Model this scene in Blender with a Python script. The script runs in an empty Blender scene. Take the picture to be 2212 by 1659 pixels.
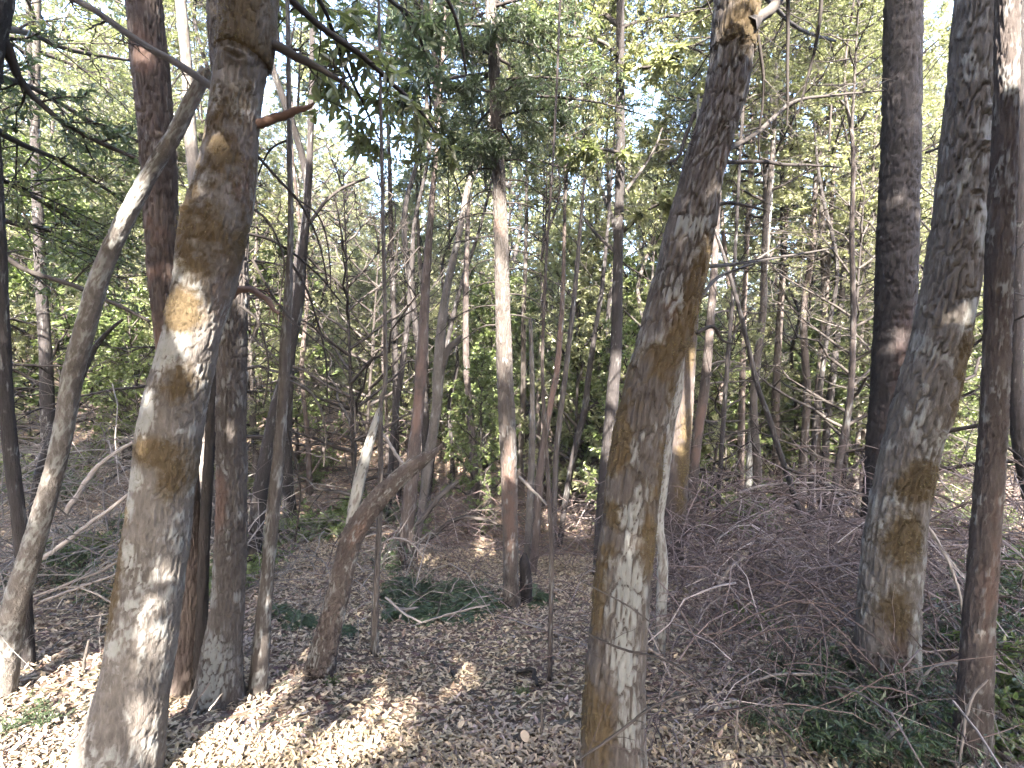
import bpy, math, random
import numpy as np
from mathutils import Vector

# ------------------------------------------------------------------ camera, sky, sun, exposure
SC = bpy.context.scene
COL = SC.collection
F = 1013.0                      # focal length in units of a 2212-wide picture
PITCH = math.radians(4.0)
CAMZ = 1.6
cam_d = bpy.data.cameras.new('camera')
cam = bpy.data.objects.new('camera', cam_d)
COL.objects.link(cam)
cam.location = (0, 0, CAMZ)
cam.rotation_euler = (math.radians(90) - PITCH, 0, 0)
cam_d.sensor_width = 36
cam_d.lens = 36 * F / 2212.0
cam_d.clip_start = 0.05
cam_d.clip_end = 6000
SC.camera = cam

SUN_EL = math.radians(35)
SUN_DIR = np.array([0.06, -1.0, 0.0]); SUN_DIR /= np.linalg.norm(SUN_DIR)
SUN_TO = np.array([SUN_DIR[0] * math.cos(SUN_EL), SUN_DIR[1] * math.cos(SUN_EL), math.sin(SUN_EL)])
world = bpy.data.worlds.new('World')
SC.world = world
world.use_nodes = True
nt = world.node_tree
sky = nt.nodes.new('ShaderNodeTexSky')
sky.sky_type = 'NISHITA'
sky.sun_disc = False
sky.sun_elevation = SUN_EL
sky.sun_rotation = math.atan2(SUN_TO[0], SUN_TO[1])
sky.air_density = .8
sky.dust_density = 3.5
sky.ozone_density = 1.0
bg = nt.nodes['Background']
bg.inputs['Strength'].default_value = 0.145
nt.links.new(sky.outputs['Color'], bg.inputs['Color'])
sun_d = bpy.data.lights.new('sun', 'SUN')
sun_d.energy = 5.0
sun_d.angle = math.radians(0.53)
sun_d.color = (1.0, 0.93, 0.82)
sun = bpy.data.objects.new('sun', sun_d)
COL.objects.link(sun)
sun.rotation_euler = Vector(SUN_TO).to_track_quat('Z', 'Y').to_euler()
sun.location = (-8, -18, 24)
vs = SC.view_settings
vs.view_transform = 'Standard'
vs.look = 'None'
vs.gamma = 1.0
vs.use_curve_mapping = False
vs.exposure = 4.15
SC.render.engine = 'CYCLES'
SC.cycles.use_denoising = True
SC.cycles.max_bounces = 7
SC.cycles.diffuse_bounces = 4
SC.cycles.glossy_bounces = 2
SC.cycles.transmission_bounces = 4
SC.cycles.use_adaptive_sampling = True
SC.cycles.adaptive_threshold = 0.02

RNG = np.random.default_rng(7)
cp, sp_ = math.cos(PITCH), math.sin(PITCH)

# ------------------------------------------------------------------ helpers
def slope(v):
    b = -(np.asarray(v, float) - 829.5) / F
    return (b * cp - sp_) / (cp + b * sp_)

def at(u, v, y):
    """World point on the sight line of a picture position at the distance y ahead."""
    b = -(v - 829.5) / F
    k = y / (cp + b * sp_)
    return np.array([k * (u - 1106.0) / F, y, CAMZ + k * (b * cp - sp_)])

def depth(p):
    return p[1] * cp - (p[2] - CAMZ) * sp_

def nrm(a):
    return a / np.maximum(np.linalg.norm(a, axis=-1, keepdims=True), 1e-9)

def mesh_np(name, V, Fs, mats, attrs=None, smooth=True):
    V = np.asarray(V, np.float32)
    me = bpy.data.meshes.new(name)
    me.vertices.add(len(V))
    me.vertices.foreach_set('co', V.ravel())
    Fs = [np.asarray(f, np.int32) for f in Fs if len(f)]
    loops = np.concatenate([f.ravel() for f in Fs])
    tot = np.concatenate([np.full(len(f), f.shape[1], np.int32) for f in Fs])
    start = np.concatenate([[0], np.cumsum(tot)[:-1]]).astype(np.int32)
    me.loops.add(len(loops))
    me.loops.foreach_set('vertex_index', loops)
    me.polygons.add(len(tot))
    me.polygons.foreach_set('loop_start', start)
    me.polygons.foreach_set('loop_total', tot)
    me.polygons.foreach_set('use_smooth', np.full(len(tot), smooth, bool))
    for k, a in (attrs or {}).items():
        a = np.asarray(a, np.float32)
        if a.ndim == 1:
            at_ = me.attributes.new(k, 'FLOAT', 'POINT')
            at_.data.foreach_set('value', a)
        else:
            at_ = me.attributes.new(k, 'FLOAT_COLOR', 'POINT')
            at_.data.foreach_set('color', np.concatenate([a, np.ones((len(a), 1), np.float32)], 1).ravel())
    for m in (mats if isinstance(mats, (list, tuple)) else [mats]):
        me.materials.append(m)
    me.update(calc_edges=True)
    return me

def link(name, me, parent=None, loc=None):
    o = bpy.data.objects.new(name, me)
    COL.objects.link(o)
    if parent is not None:
        o.parent = parent
    if loc is not None:
        o.location = loc
    return o

def tag(o, label, cat, group=None, kind=None):
    if label: o['label'] = label
    if cat: o['category'] = cat
    if group: o['group'] = group
    if kind: o['kind'] = kind
    return o

def thing(name, label, cat, loc, group=None):
    o = bpy.data.objects.new(name, None)
    o.empty_display_size = 0.2
    COL.objects.link(o)
    o.location = loc
    return tag(o, label, cat, group)

class Geo:
    """Collects vertices, faces and a per-vertex shade number."""
    def __init__(s):
        s.V = []; s.F = []; s.R = []; s.n = 0
    def add(s, V, F, R=None):
        if len(V) == 0: return
        s.V.append(V); s.F.append(np.asarray(F) + s.n)
        s.R.append(np.full(len(V), 0.5) if R is None else R)
        s.n += len(V)
    def mesh(s, name, mat, smooth=True, off=None):
        V = np.concatenate(s.V)
        if off is not None: V = V - np.asarray(off)
        quads = [f for f in s.F if f.shape[1] == 4]
        tris = [f for f in s.F if f.shape[1] == 3]
        Fs = []
        if quads: Fs.append(np.concatenate(quads))
        if tris: Fs.append(np.concatenate(tris))
        return mesh_np(name, V, Fs, mat, {'rnd': np.concatenate(s.R)}, smooth)

def tubes(P, R, sides=4, rng=RNG):
    """P (N,K,3), R (N,K) -> V, quads, rnd."""
    P = np.asarray(P, float); R = np.asarray(R, float)
    N, K, _ = P.shape
    T = nrm(np.gradient(P, axis=1))
    ref = nrm(rng.normal(size=(N, 1, 3)))
    mt = nrm(T.mean(1, keepdims=True))
    ref = nrm(ref - (ref * mt).sum(-1, keepdims=True) * mt)
    A = nrm(np.cross(T, np.broadcast_to(ref, T.shape)))
    B = np.cross(T, A)
    ang = np.arange(sides) * 2 * math.pi / sides
    V = P[:, :, None] + R[:, :, None, None] * (A[:, :, None] * np.cos(ang)[:, None] + B[:, :, None] * np.sin(ang)[:, None])
    V = V.reshape(-1, 3)
    n, k, j = np.meshgrid(np.arange(N), np.arange(K - 1), np.arange(sides), indexing='ij')
    j2 = (j + 1) % sides
    base = n * K * sides
    q = np.stack([base + k * sides + j, base + k * sides + j2, base + (k + 1) * sides + j2, base + (k + 1) * sides + j], -1).reshape(-1, 4)
    rnd = np.repeat(rng.random(N), K * sides)
    return V, q, rnd

def leaves(C, D, Nn, L, W, fold=0.25, rich=False, rng=RNG, curl=0.0):
    """Leaf blades: base C, direction D, upward side Nn, length L, width W."""
    N = len(C)
    D = nrm(D)
    S = nrm(np.cross(D, Nn))
    U = np.cross(S, D)
    L = np.broadcast_to(L, (N,))[:, None]; W = np.broadcast_to(W, (N,))[:, None]
    f = fold * W
    r = rng.random(N)
    if not rich:
        V = np.stack([C, C + D * L * .5 + S * W * .5 + U * f, C + D * L, C + D * L * .5 - S * W * .5 + U * f], 1)
        # fold runs along the midrib
        b = np.arange(N)[:, None] * 4
        F_ = np.concatenate([b + np.array([[0, 1, 2]]), b + np.array([[0, 2, 3]])])
        return V.reshape(-1, 3), F_, np.repeat(r, 4)
    c = np.broadcast_to(curl, (N,))[:, None]
    V = np.stack([C, C + D * L * .3 + S * W * .46 + U * f, C + D * L * .72 + S * W * .38 + U * (f + c * L * .3), C + D * L * .98 + U * c * L * .7,
                  C + D * L * .72 - S * W * .38 + U * (f + c * L * .3), C + D * L * .3 - S * W * .46 + U * f, C + D * L * .5 + U * c * L * .1], 1)
    b = np.arange(N)[:, None] * 7
    F_ = np.concatenate([b + np.array([t]) for t in ([0, 1, 6], [1, 2, 6], [2, 3, 6], [3, 4, 6], [4, 5, 6], [5, 0, 6])])
    return V.reshape(-1, 3), F_, np.repeat(r, 7)

def table_noise(u, v, nu, seed):
    """Smooth value noise, wrapping every nu cells in u."""
    g = np.random.default_rng(seed).random((nu, 257))
    iu = np.floor(u).astype(int); iv = np.floor(v).astype(int)
    fu = u - iu; fv = v - iv
    fu = fu * fu * (3 - 2 * fu); fv = fv * fv * (3 - 2 * fv)
    a = g[iu % nu, iv % 257]; b = g[(iu + 1) % nu, iv % 257]
    c = g[iu % nu, (iv + 1) % 257]; d = g[(iu + 1) % nu, (iv + 1) % 257]
    return (a * (1 - fu) + b * fu) * (1 - fv) + (c * (1 - fu) + d * fu) * fv

def cell_edges(u, v, nu, seed):
    """Distance to the border between two cells; wraps every nu cells in u. Also a number per cell."""
    r = np.random.default_rng(seed)
    jx = r.random((nu, 211)) * .8 + .1; jy = r.random((nu, 211)) * .8 + .1; idn = r.random((nu, 211))
    iu = np.floor(u).astype(int); iv = np.floor(v).astype(int)
    d1 = np.full(u.shape, 9.0); d2 = np.full(u.shape, 9.0); cid = np.zeros(u.shape)
    for a in (-1, 0, 1):
        for b in (-1, 0, 1):
            x = jx[(iu + a) % nu, (iv + b) % 211] + iu + a - u
            y = jy[(iu + a) % nu, (iv + b) % 211] + iv + b - v
            d = np.sqrt(x * x + y * y)
            near = d < d1
            d2 = np.where(near, d1, np.minimum(d2, d))
            cid = np.where(near, idn[(iu + a) % nu, (iv + b) % 211], cid)
            d1 = np.where(near, d, d1)
    return d2 - d1, cid

def spline(pts, n):
    """Catmull-Rom through rows of pts, n samples evenly along the length."""
    P = np.asarray(pts, float)
    if len(P) == 2:
        t = np.linspace(0, 1, n)[:, None]
        return P[0] * (1 - t) + P[1] * t
    E = np.concatenate([[2 * P[0] - P[1]], P, [2 * P[-1] - P[-2]]])
    out = []
    for i in range(len(P) - 1):
        p0, p1, p2, p3 = E[i:i + 4]
        t = np.linspace(0, 1, 24, endpoint=False)[:, None]
        out.append(.5 * (2 * p1 + (p2 - p0) * t + (2 * p0 - 5 * p1 + 4 * p2 - p3) * t ** 2 + (3 * p1 - p0 - 3 * p2 + p3) * t ** 3))
    out.append(P[-1:])
    Q = np.concatenate(out)
    s = np.concatenate([[0], np.cumsum(np.linalg.norm(np.diff(Q[:, :3], axis=0), axis=1))])
    ss = np.linspace(0, s[-1], n)
    return np.stack([np.interp(ss, s, Q[:, k]) for k in range(Q.shape[1])], 1)

# ------------------------------------------------------------------ materials
def mat(name):
    m = bpy.data.materials.new(name)
    m.use_nodes = True
    return m, m.node_tree.nodes, m.node_tree.links, m.node_tree.nodes['Principled BSDF']

def ramp(N, stops):
    r = N.new('ShaderNodeValToRGB')
    e = r.color_ramp.elements
    while len(e) > 1: e.remove(e[0])
    e[0].position = stops[0][0]; e[0].color = (*stops[0][1], 1)
    for p, c in stops[1:]:
        x = e.new(p); x.color = (*c, 1)
    return r

def noise(N, L, vec, scale, detail=6, rough=.6):
    n = N.new('ShaderNodeTexNoise')
    n.inputs['Scale'].default_value = scale
    n.inputs['Detail'].default_value = detail
    n.inputs['Roughness'].default_value = rough
    if vec is not None: L.new(vec, n.inputs['Vector'])
    return n

def mix(N, L, fac, a, b, mode='MIX'):
    m = N.new('ShaderNodeMix'); m.data_type = 'RGBA'; m.blend_type = mode
    for s, x in ((m.inputs[0], fac), (m.inputs[6], a), (m.inputs[7], b)):
        if isinstance(x, (int, float)): s.default_value = x
        elif isinstance(x, tuple): s.default_value = (*x, 1)
        else: L.new(x, s)
    return m.outputs[2]

def leaf_mat(name, stops, trans=0.35, rough=0.42, tcol=(0.16, 0.22, 0.03), spec=.5):
    m, N, L, B = mat(name)
    a = N.new('ShaderNodeAttribute'); a.attribute_name = 'rnd'
    r = ramp(N, stops)
    L.new(a.outputs['Fac'], r.inputs[0])
    g = N.new('ShaderNodeNewGeometry')
    n = noise(N, L, g.outputs['Position'], 0.9, 3)
    c = mix(N, L, n.outputs['Fac'], r.outputs[0], (stops[-1][1][0] * .9, stops[-1][1][1] * .8, stops[-1][1][2] * .9))
    L.new(c, B.inputs['Base Color'])
    B.inputs['Roughness'].default_value = rough
    B.inputs['Specular IOR Level'].default_value = spec
    t = N.new('ShaderNodeBsdfTranslucent')
    tc = mix(N, L, .6, c, tcol)
    L.new(tc, t.inputs['Color'])
    mx = N.new('ShaderNodeMixShader'); mx.inputs[0].default_value = trans
    L.new(B.outputs[0], mx.inputs[1]); L.new(t.outputs[0], mx.inputs[2])
    L.new(mx.outputs[0], N['Material Output'].inputs['Surface'])
    return m

def bark_mat(name, c0, c1, c2, lichen=(.165, .165, .158), moss=(.068, .046, .023), moss2=(.038, .028, .015), grain=(70, 70, 8), bump=.9, red=(.075, .05, .042)):
    m, N, L, B = mat(name)
    tc = N.new('ShaderNodeTexCoord')
    mp = N.new('ShaderNodeMapping')
    mp.inputs['Scale'].default_value = grain
    L.new(tc.outputs['Object'], mp.inputs['Vector'])
    n1 = noise(N, L, mp.outputs[0], 1.0, 9, .72)
    n2 = noise(N, L, tc.outputs['Object'], 5.0, 6, .65)
    n3 = noise(N, L, tc.outputs['Object'], 40.0, 4, .6)
    r = ramp(N, [(.25, c0), (.5, c1), (.75, c2)])
    L.new(n1.outputs['Fac'], r.inputs[0])
    r2 = ramp(N, [(.35, c0), (.65, c2)])
    L.new(n2.outputs['Fac'], r2.inputs[0])
    base = mix(N, L, .35, r.outputs[0], r2.outputs[0])
    at_ = N.new('ShaderNodeAttribute'); at_.attribute_name = 'mk'
    sp = N.new('ShaderNodeSeparateColor'); L.new(at_.outputs['Color'], sp.inputs[0])
    def fac(chan, lo, hi, src):
        ad = N.new('ShaderNodeMath'); ad.operation = 'ADD'
        L.new(sp.outputs[chan], ad.inputs[0]); L.new(src, ad.inputs[1])
        mr = N.new('ShaderNodeMapRange'); mr.inputs[1].default_value = lo; mr.inputs[2].default_value = hi
        L.new(ad.outputs[0], mr.inputs[0])
        return mr.outputs[0]
    c = mix(N, L, fac(2, .85, 1.25, n2.outputs['Fac']), base, red)
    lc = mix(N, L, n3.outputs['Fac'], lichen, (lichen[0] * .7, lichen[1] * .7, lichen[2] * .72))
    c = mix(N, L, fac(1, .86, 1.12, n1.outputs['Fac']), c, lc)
    mc = mix(N, L, n3.outputs['Fac'], moss, moss2)
    c = mix(N, L, fac(0, .72, 1.12, n3.outputs['Fac']), c, mc)
    L.new(c, B.inputs['Base Color'])
    B.inputs['Roughness'].default_value = .85
    B.inputs['Specular IOR Level'].default_value = .25
    bp = N.new('ShaderNodeBump'); bp.inputs['Strength'].default_value = bump; bp.inputs['Distance'].default_value = .018
    L.new(n1.outputs['Fac'], bp.inputs['Height'])
    b2 = N.new('ShaderNodeBump'); b2.inputs['Strength'].default_value = bump * .6; b2.inputs['Distance'].default_value = .004
    L.new(n3.outputs['Fac'], b2.inputs['Height']); L.new(bp.outputs[0], b2.inputs['Normal'])
    L.new(b2.outputs[0], B.inputs['Normal'])
    return m

def twig_mat(name, stops, rough=.8):
    m, N, L, B = mat(name)
    a = N.new('ShaderNodeAttribute'); a.attribute_name = 'rnd'
    r = ramp(N, stops)
    L.new(a.outputs['Fac'], r.inputs[0])
    g = N.new('ShaderNodeNewGeometry')
    n = noise(N, L, g.outputs['Position'], 14, 5)
    c = mix(N, L, n.outputs['Fac'], r.outputs[0], (stops[0][1][0] * .8, stops[0][1][1] * .8, stops[0][1][2] * .8))
    L.new(c, B.inputs['Base Color'])
    B.inputs['Roughness'].default_value = rough
    B.inputs['Specular IOR Level'].default_value = .2
    bp = N.new('ShaderNodeBump'); bp.inputs['Strength'].default_value = .5; bp.inputs['Distance'].default_value = .006
    n2 = noise(N, L, g.outputs['Position'], 70, 5)
    L.new(n2.outputs['Fac'], bp.inputs['Height']); L.new(bp.outputs[0], B.inputs['Normal'])
    return m

M = {}
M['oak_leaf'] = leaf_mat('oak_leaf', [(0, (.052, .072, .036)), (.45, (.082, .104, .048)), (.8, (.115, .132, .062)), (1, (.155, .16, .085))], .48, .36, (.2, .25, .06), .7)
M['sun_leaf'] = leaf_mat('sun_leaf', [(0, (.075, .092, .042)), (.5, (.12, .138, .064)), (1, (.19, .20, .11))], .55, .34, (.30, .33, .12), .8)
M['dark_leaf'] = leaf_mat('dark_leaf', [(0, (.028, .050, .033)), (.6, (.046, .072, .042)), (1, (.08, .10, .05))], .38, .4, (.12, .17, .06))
M['fern_leaf'] = leaf_mat('fern_leaf', [(0, (.012, .024, .013)), (.6, (.022, .040, .019)), (1, (.045, .070, .026))], .25, .38, (.06, .12, .02))
M['shrub_leaf'] = leaf_mat('shrub_leaf', [(0, (.040, .070, .024)), (.6, (.068, .10, .032)), (1, (.11, .14, .048))], .35, .38, (.13, .2, .035))
M['litter'] = leaf_mat('litter', [(0, (.19, .14, .072)), (.3, (.34, .262, .135)), (.65, (.46, .368, .19)), (.88, (.56, .465, .265)), (.95, (.27, .16, .105)), (1, (.25, .23, .215))], .12, .6, (.3, .2, .1), .3)
M['bark_grey'] = bark_mat('bark_grey', (.022, .018, .016), (.052, .043, .039), (.10, .088, .081))
M['bark_pale'] = bark_mat('bark_pale', (.034, .028, .025), (.078, .067, .060), (.15, .137, .126), lichen=(.20, .198, .187), grain=(45, 45, 12))
M['bark_brown'] = bark_mat('bark_brown', (.020, .015, .014), (.047, .037, .034), (.092, .076, .069), grain=(70, 70, 10))
M['bark_dark'] = bark_mat('bark_dark', (.010, .009, .009), (.021, .017, .017), (.038, .033, .032), grain=(60, 60, 10), red=(.032, .020, .019))
M['bark_red'] = bark_mat('bark_red', (.026, .018, .016), (.060, .045, .040), (.125, .102, .090), grain=(80, 80, 9), red=(.11, .072, .060))
M['branch'] = twig_mat('branch_bark', [(0, (.022, .018, .017)), (.6, (.045, .038, .034)), (1, (.085, .075, .068))])
M['twig'] = twig_mat('twig_bark', [(0, (.08, .07, .066)), (.5, (.16, .14, .13)), (.85, (.25, .225, .21)), (1, (.38, .35, .33))])
M['pale_twig'] = twig_mat('pale_twig_bark', [(0, (.13, .11, .10)), (.6, (.21, .185, .17)), (1, (.32, .29, .275))])
M['brush'] = twig_mat('brush_bark', [(0, (.062, .044, .041)), (.55, (.135, .101, .096)), (.85, (.235, .19, .18)), (1, (.42, .37, .35))])
M['red_stub'] = twig_mat('red_stub_wood', [(0, (.075, .046, .036)), (1, (.14, .09, .07))])
M['wood'] = twig_mat('broken_wood', [(0, (.30, .23, .17)), (1, (.46, .38, .30))])
M['moss'] = leaf_mat('moss_fibre', [(0, (.032, .029, .014)), (.5, (.062, .053, .026)), (1, (.11, .098, .05))], .25, .8, (.2, .15, .04), .1)

def soil():
    m, N, L, B = mat('forest_soil')
    g = N.new('ShaderNodeNewGeometry')
    n1 = noise(N, L, g.outputs['Position'], 18, 8, .7)
    n2 = noise(N, L, g.outputs['Position'], 1.3, 5, .6)
    v = N.new('ShaderNodeTexVoronoi'); v.inputs['Scale'].default_value = 22
    L.new(g.outputs['Position'], v.inputs['Vector'])
    r = ramp(N, [(.25, (.05, .036, .028)), (.5, (.12, .088, .065)), (.75, (.22, .165, .12))])
    L.new(n1.outputs['Fac'], r.inputs[0])
    c = mix(N, L, .35, r.outputs[0], v.outputs['Color'], 'MULTIPLY')
    r2 = ramp(N, [(.4, (.75, .7, .68)), (.65, (1, 1, 1))])
    L.new(n2.outputs['Fac'], r2.inputs[0])
    c = mix(N, L, .8, c, r2.outputs[0], 'MULTIPLY')
    L.new(c, B.inputs['Base Color'])
    B.inputs['Roughness'].default_value = .95
    bp = N.new('ShaderNodeBump'); bp.inputs['Strength'].default_value = .8; bp.inputs['Distance'].default_value = .03
    L.new(n1.outputs['Fac'], bp.inputs['Height']); L.new(bp.outputs[0], B.inputs['Normal'])
    return m
M['soil'] = soil()
M['old_litter'] = leaf_mat('old_litter', [(0, (.05, .036, .028)), (.5, (.10, .074, .055)), (.85, (.17, .128, .09)), (1, (.27, .21, .14))], .1, .7, (.2, .13, .07), .25)

# ------------------------------------------------------------------ terrain
CTRL = []
for u, v, y in [(1106, 1659, 1.74), (100, 1659, 1.74), (2100, 1659, 1.74), (-400, 1500, 2.2), (2600, 1500, 2.2),
                (480, 1510, 2.25), (100, 1440, 2.5), (808, 1415, 2.9), (1325, 1560, 2.02), (1915, 1480, 2.35), (2100, 1560, 2.08),
                (1103, 1310, 3.8), (1187, 1469, 2.55), (700, 1450, 2.65), (1485, 1160, 6.3), (1300, 1240, 4.7), (893, 1200, 5.4),
                (1745, 1170, 5.8), (1890, 1215, 4.7), (1680, 1090, 10), (1780, 1100, 9.8), (1612, 1130, 8), (1207, 1185, 6.6), (1150, 1240, 5.0),
                (550, 1230, 4.4), (60, 1230, 3.9), (300, 1100, 6.3), (540, 1050, 8.2), (250, 950, 10.5), (270, 800, 17), (60, 830, 14), (60, 700, 24),
                (650, 900, 14), (1000, 1050, 10.5), (1100, 970, 16), (800, 1000, 12), (2150, 1080, 9.5), (2050, 1010, 15), (1700, 1025, 16), (1400, 1000, 16), (2500, 1150, 7)]:
    CTRL.append((*at(u, v, y)[:2], at(u, v, y)[2]))
for p in [(0, -3, .25), (-7, -3, .5), (7, -3, 0), (0, -12, 1.2), (-16, -10, 2.2), (16, -10, -.2), (-30, 0, 4), (30, 0, -2.5), (-30, 25, 8), (30, 25, -5),
          (0, 32, -4.5), (-24, 44, 11), (0, 48, -3), (26, 46, -4)]:
    CTRL.append(p)
CT = np.array(CTRL)
CX, CZ = CT[:, :2], CT[:, 2]
def _k(r2):
    return .5 * r2 * np.log(r2 + 1e-9)
_n = len(CX)
_A = np.zeros((_n + 3, _n + 3))
_A[:_n, :_n] = _k(((CX[:, None] - CX[None]) ** 2).sum(-1)) + np.eye(_n) * .35
_A[:_n, _n] = 1; _A[:_n, _n + 1:] = CX; _A[_n, :_n] = 1; _A[_n + 1:, :_n] = CX.T
_w = np.linalg.solve(_A, np.concatenate([CZ, np.zeros(3)]))
def ground_z(x, y):
    x = np.asarray(x, float); y = np.asarray(y, float)
    sh = x.shape
    x = x.ravel(); y = y.ravel()
    q = np.stack([np.clip(x, -45, 45), np.clip(y, -30, 60)], 1)
    out = np.empty(len(q))
    for i in range(0, len(q), 40000):
        s = q[i:i + 40000]
        out[i:i + 40000] = _k(((s[:, None] - CX[None]) ** 2).sum(-1)) @ _w[:_n] + _w[_n] + s @ _w[_n + 1:]
    r = np.hypot(x, y)
    far = -4 + 16 / (1 + np.exp(-(y - 150) / 35)) + 12 / (1 + np.exp((x + 40) / 14)) - 4 / (1 + np.exp(-(x - 40) / 14))
    k = np.clip((r - 34) / 30, 0, 1); k = k * k * (3 - 2 * k)
    z = out * (1 - k) + far * k
    z += .035 * np.sin(x * 2.3 + 1.1 * np.sin(y * 1.7)) * np.sin(y * 2.9 + x) * np.clip(r / 3, .3, 1)
    return z.reshape(sh)

def hit(u, v):
    """Where the sight line of a picture position meets the ground."""
    ys = np.concatenate([np.linspace(1.0, 8, 1400), np.linspace(8, 60, 2600)])
    pts = np.stack([at(u, v, y) for y in (1.0, 2.0)])
    d = pts[1] - pts[0]
    P = pts[0] + (ys[:, None] - 1) * d
    below = P[:, 2] <= ground_z(P[:, 0], P[:, 1])
    i = int(np.argmax(below)) if below.any() else len(ys) - 1
    return P[i]

rr = np.concatenate([np.linspace(0, 14, 113)[1:], np.geomspace(14.4, 420, 56)])
aa = np.linspace(0, 2 * math.pi, 241)[:-1]
gx = np.concatenate([[0], (rr[:, None] * np.sin(aa)).ravel()])
gy = np.concatenate([[0], (rr[:, None] * np.cos(aa)).ravel()])
gv = np.stack([gx, gy, ground_z(gx, gy)], 1)
k_, a_ = np.meshgrid(np.arange(len(rr) - 1), np.arange(240), indexing='ij')
gq = np.stack([1 + k_ * 240 + a_, 1 + (k_ + 1) * 240 + a_, 1 + (k_ + 1) * 240 + (a_ + 1) % 240, 1 + k_ * 240 + (a_ + 1) % 240], -1).reshape(-1, 4)[:, ::-1]
gt = np.stack([np.zeros(240, int), 1 + (np.arange(240) + 1) % 240, 1 + np.arange(240)], 1)
gnd = link('ground', mesh_np('ground', gv, [gq, gt], M['soil']))
tag(gnd, 'brown forest floor under the leaf litter sloping down into a gully', None, kind='structure')

# gaps cut in the unseen crowns so sun patches land on chosen trunks and floor
c8y = hit(1106, 1312)[1]
GAPS = []
def gap(u, v, r, y=None):
    GAPS.append((*(hit(u, v) if y is None else at(u, v, y)), r))
for u, v, r in [(420, 1580, .11), (500, 1555, .08), (560, 1595, .09), (640, 1640, .10), (370, 1640, .12), (480, 1655, .10), (90, 1600, .38), (40, 1540, .28), (0, 1650, .3), (160, 1655, .18), (800, 1545, .05), (860, 1575, .07), (1010, 1450, .08), (960, 1440, .05), (720, 1640, .06), (600, 1120, .25), (870, 1160, .2), (1060, 1180, .25), (1240, 1130, .5), (280, 800, 2.0), (680, 880, 1.2)]:
    gap(u, v, r)
for u, v, r, y in [(385, 1150, .04, 1.6), (372, 1250, .04, 1.6), (360, 1350, .045, 1.6), (345, 1450, .045, 1.6), (325, 1560, .05, 1.6), (340, 1060, .04, 1.6), (355, 900, .05, 1.6), (395, 770, .05, 1.6),
                   (470, 1150, .06, 2.15), (480, 1330, .07, 2.15), (480, 1420, .06, 2.15), (365, 560, .09, 2.2), (605, 900, .08, 2.4), (600, 1000, .08, 2.4),
                   (1085, 500, .2, c8y), (1085, 560, .2, c8y), (1087, 640, .22, c8y), (1089, 720, .2, c8y), (1092, 800, .12, c8y), (1103, 1170, .03, c8y),
                   (1505, 455, .11, 1.8), (1490, 520, .08, 1.8), (1375, 960, .05, 1.65), (1350, 1090, .04, 1.65), (1355, 1130, .04, 1.65), (2065, 640, .08, 2.2), (2045, 760, .07, 2.2), (2010, 900, .06, 2.2), (1960, 1370, .06, 2.1), (1935, 760, .1, 4.4), (800, 990, .1, 2.6)]:
    gap(u, v, r, y)
GAPS = np.array(GAPS)

def open_gaps(C):
    """Which crown points leave the gaps open."""
    keep = np.ones(len(C), bool)
    for gx_, gy_, gz_, gr_ in GAPS:
        d = C - np.array([gx_, gy_, gz_])
        al = d @ SUN_TO
        keep &= ((d ** 2).sum(-1) - al ** 2 > (gr_ * 1.25 + .03) ** 2) | (al < .4)
    return keep

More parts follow.
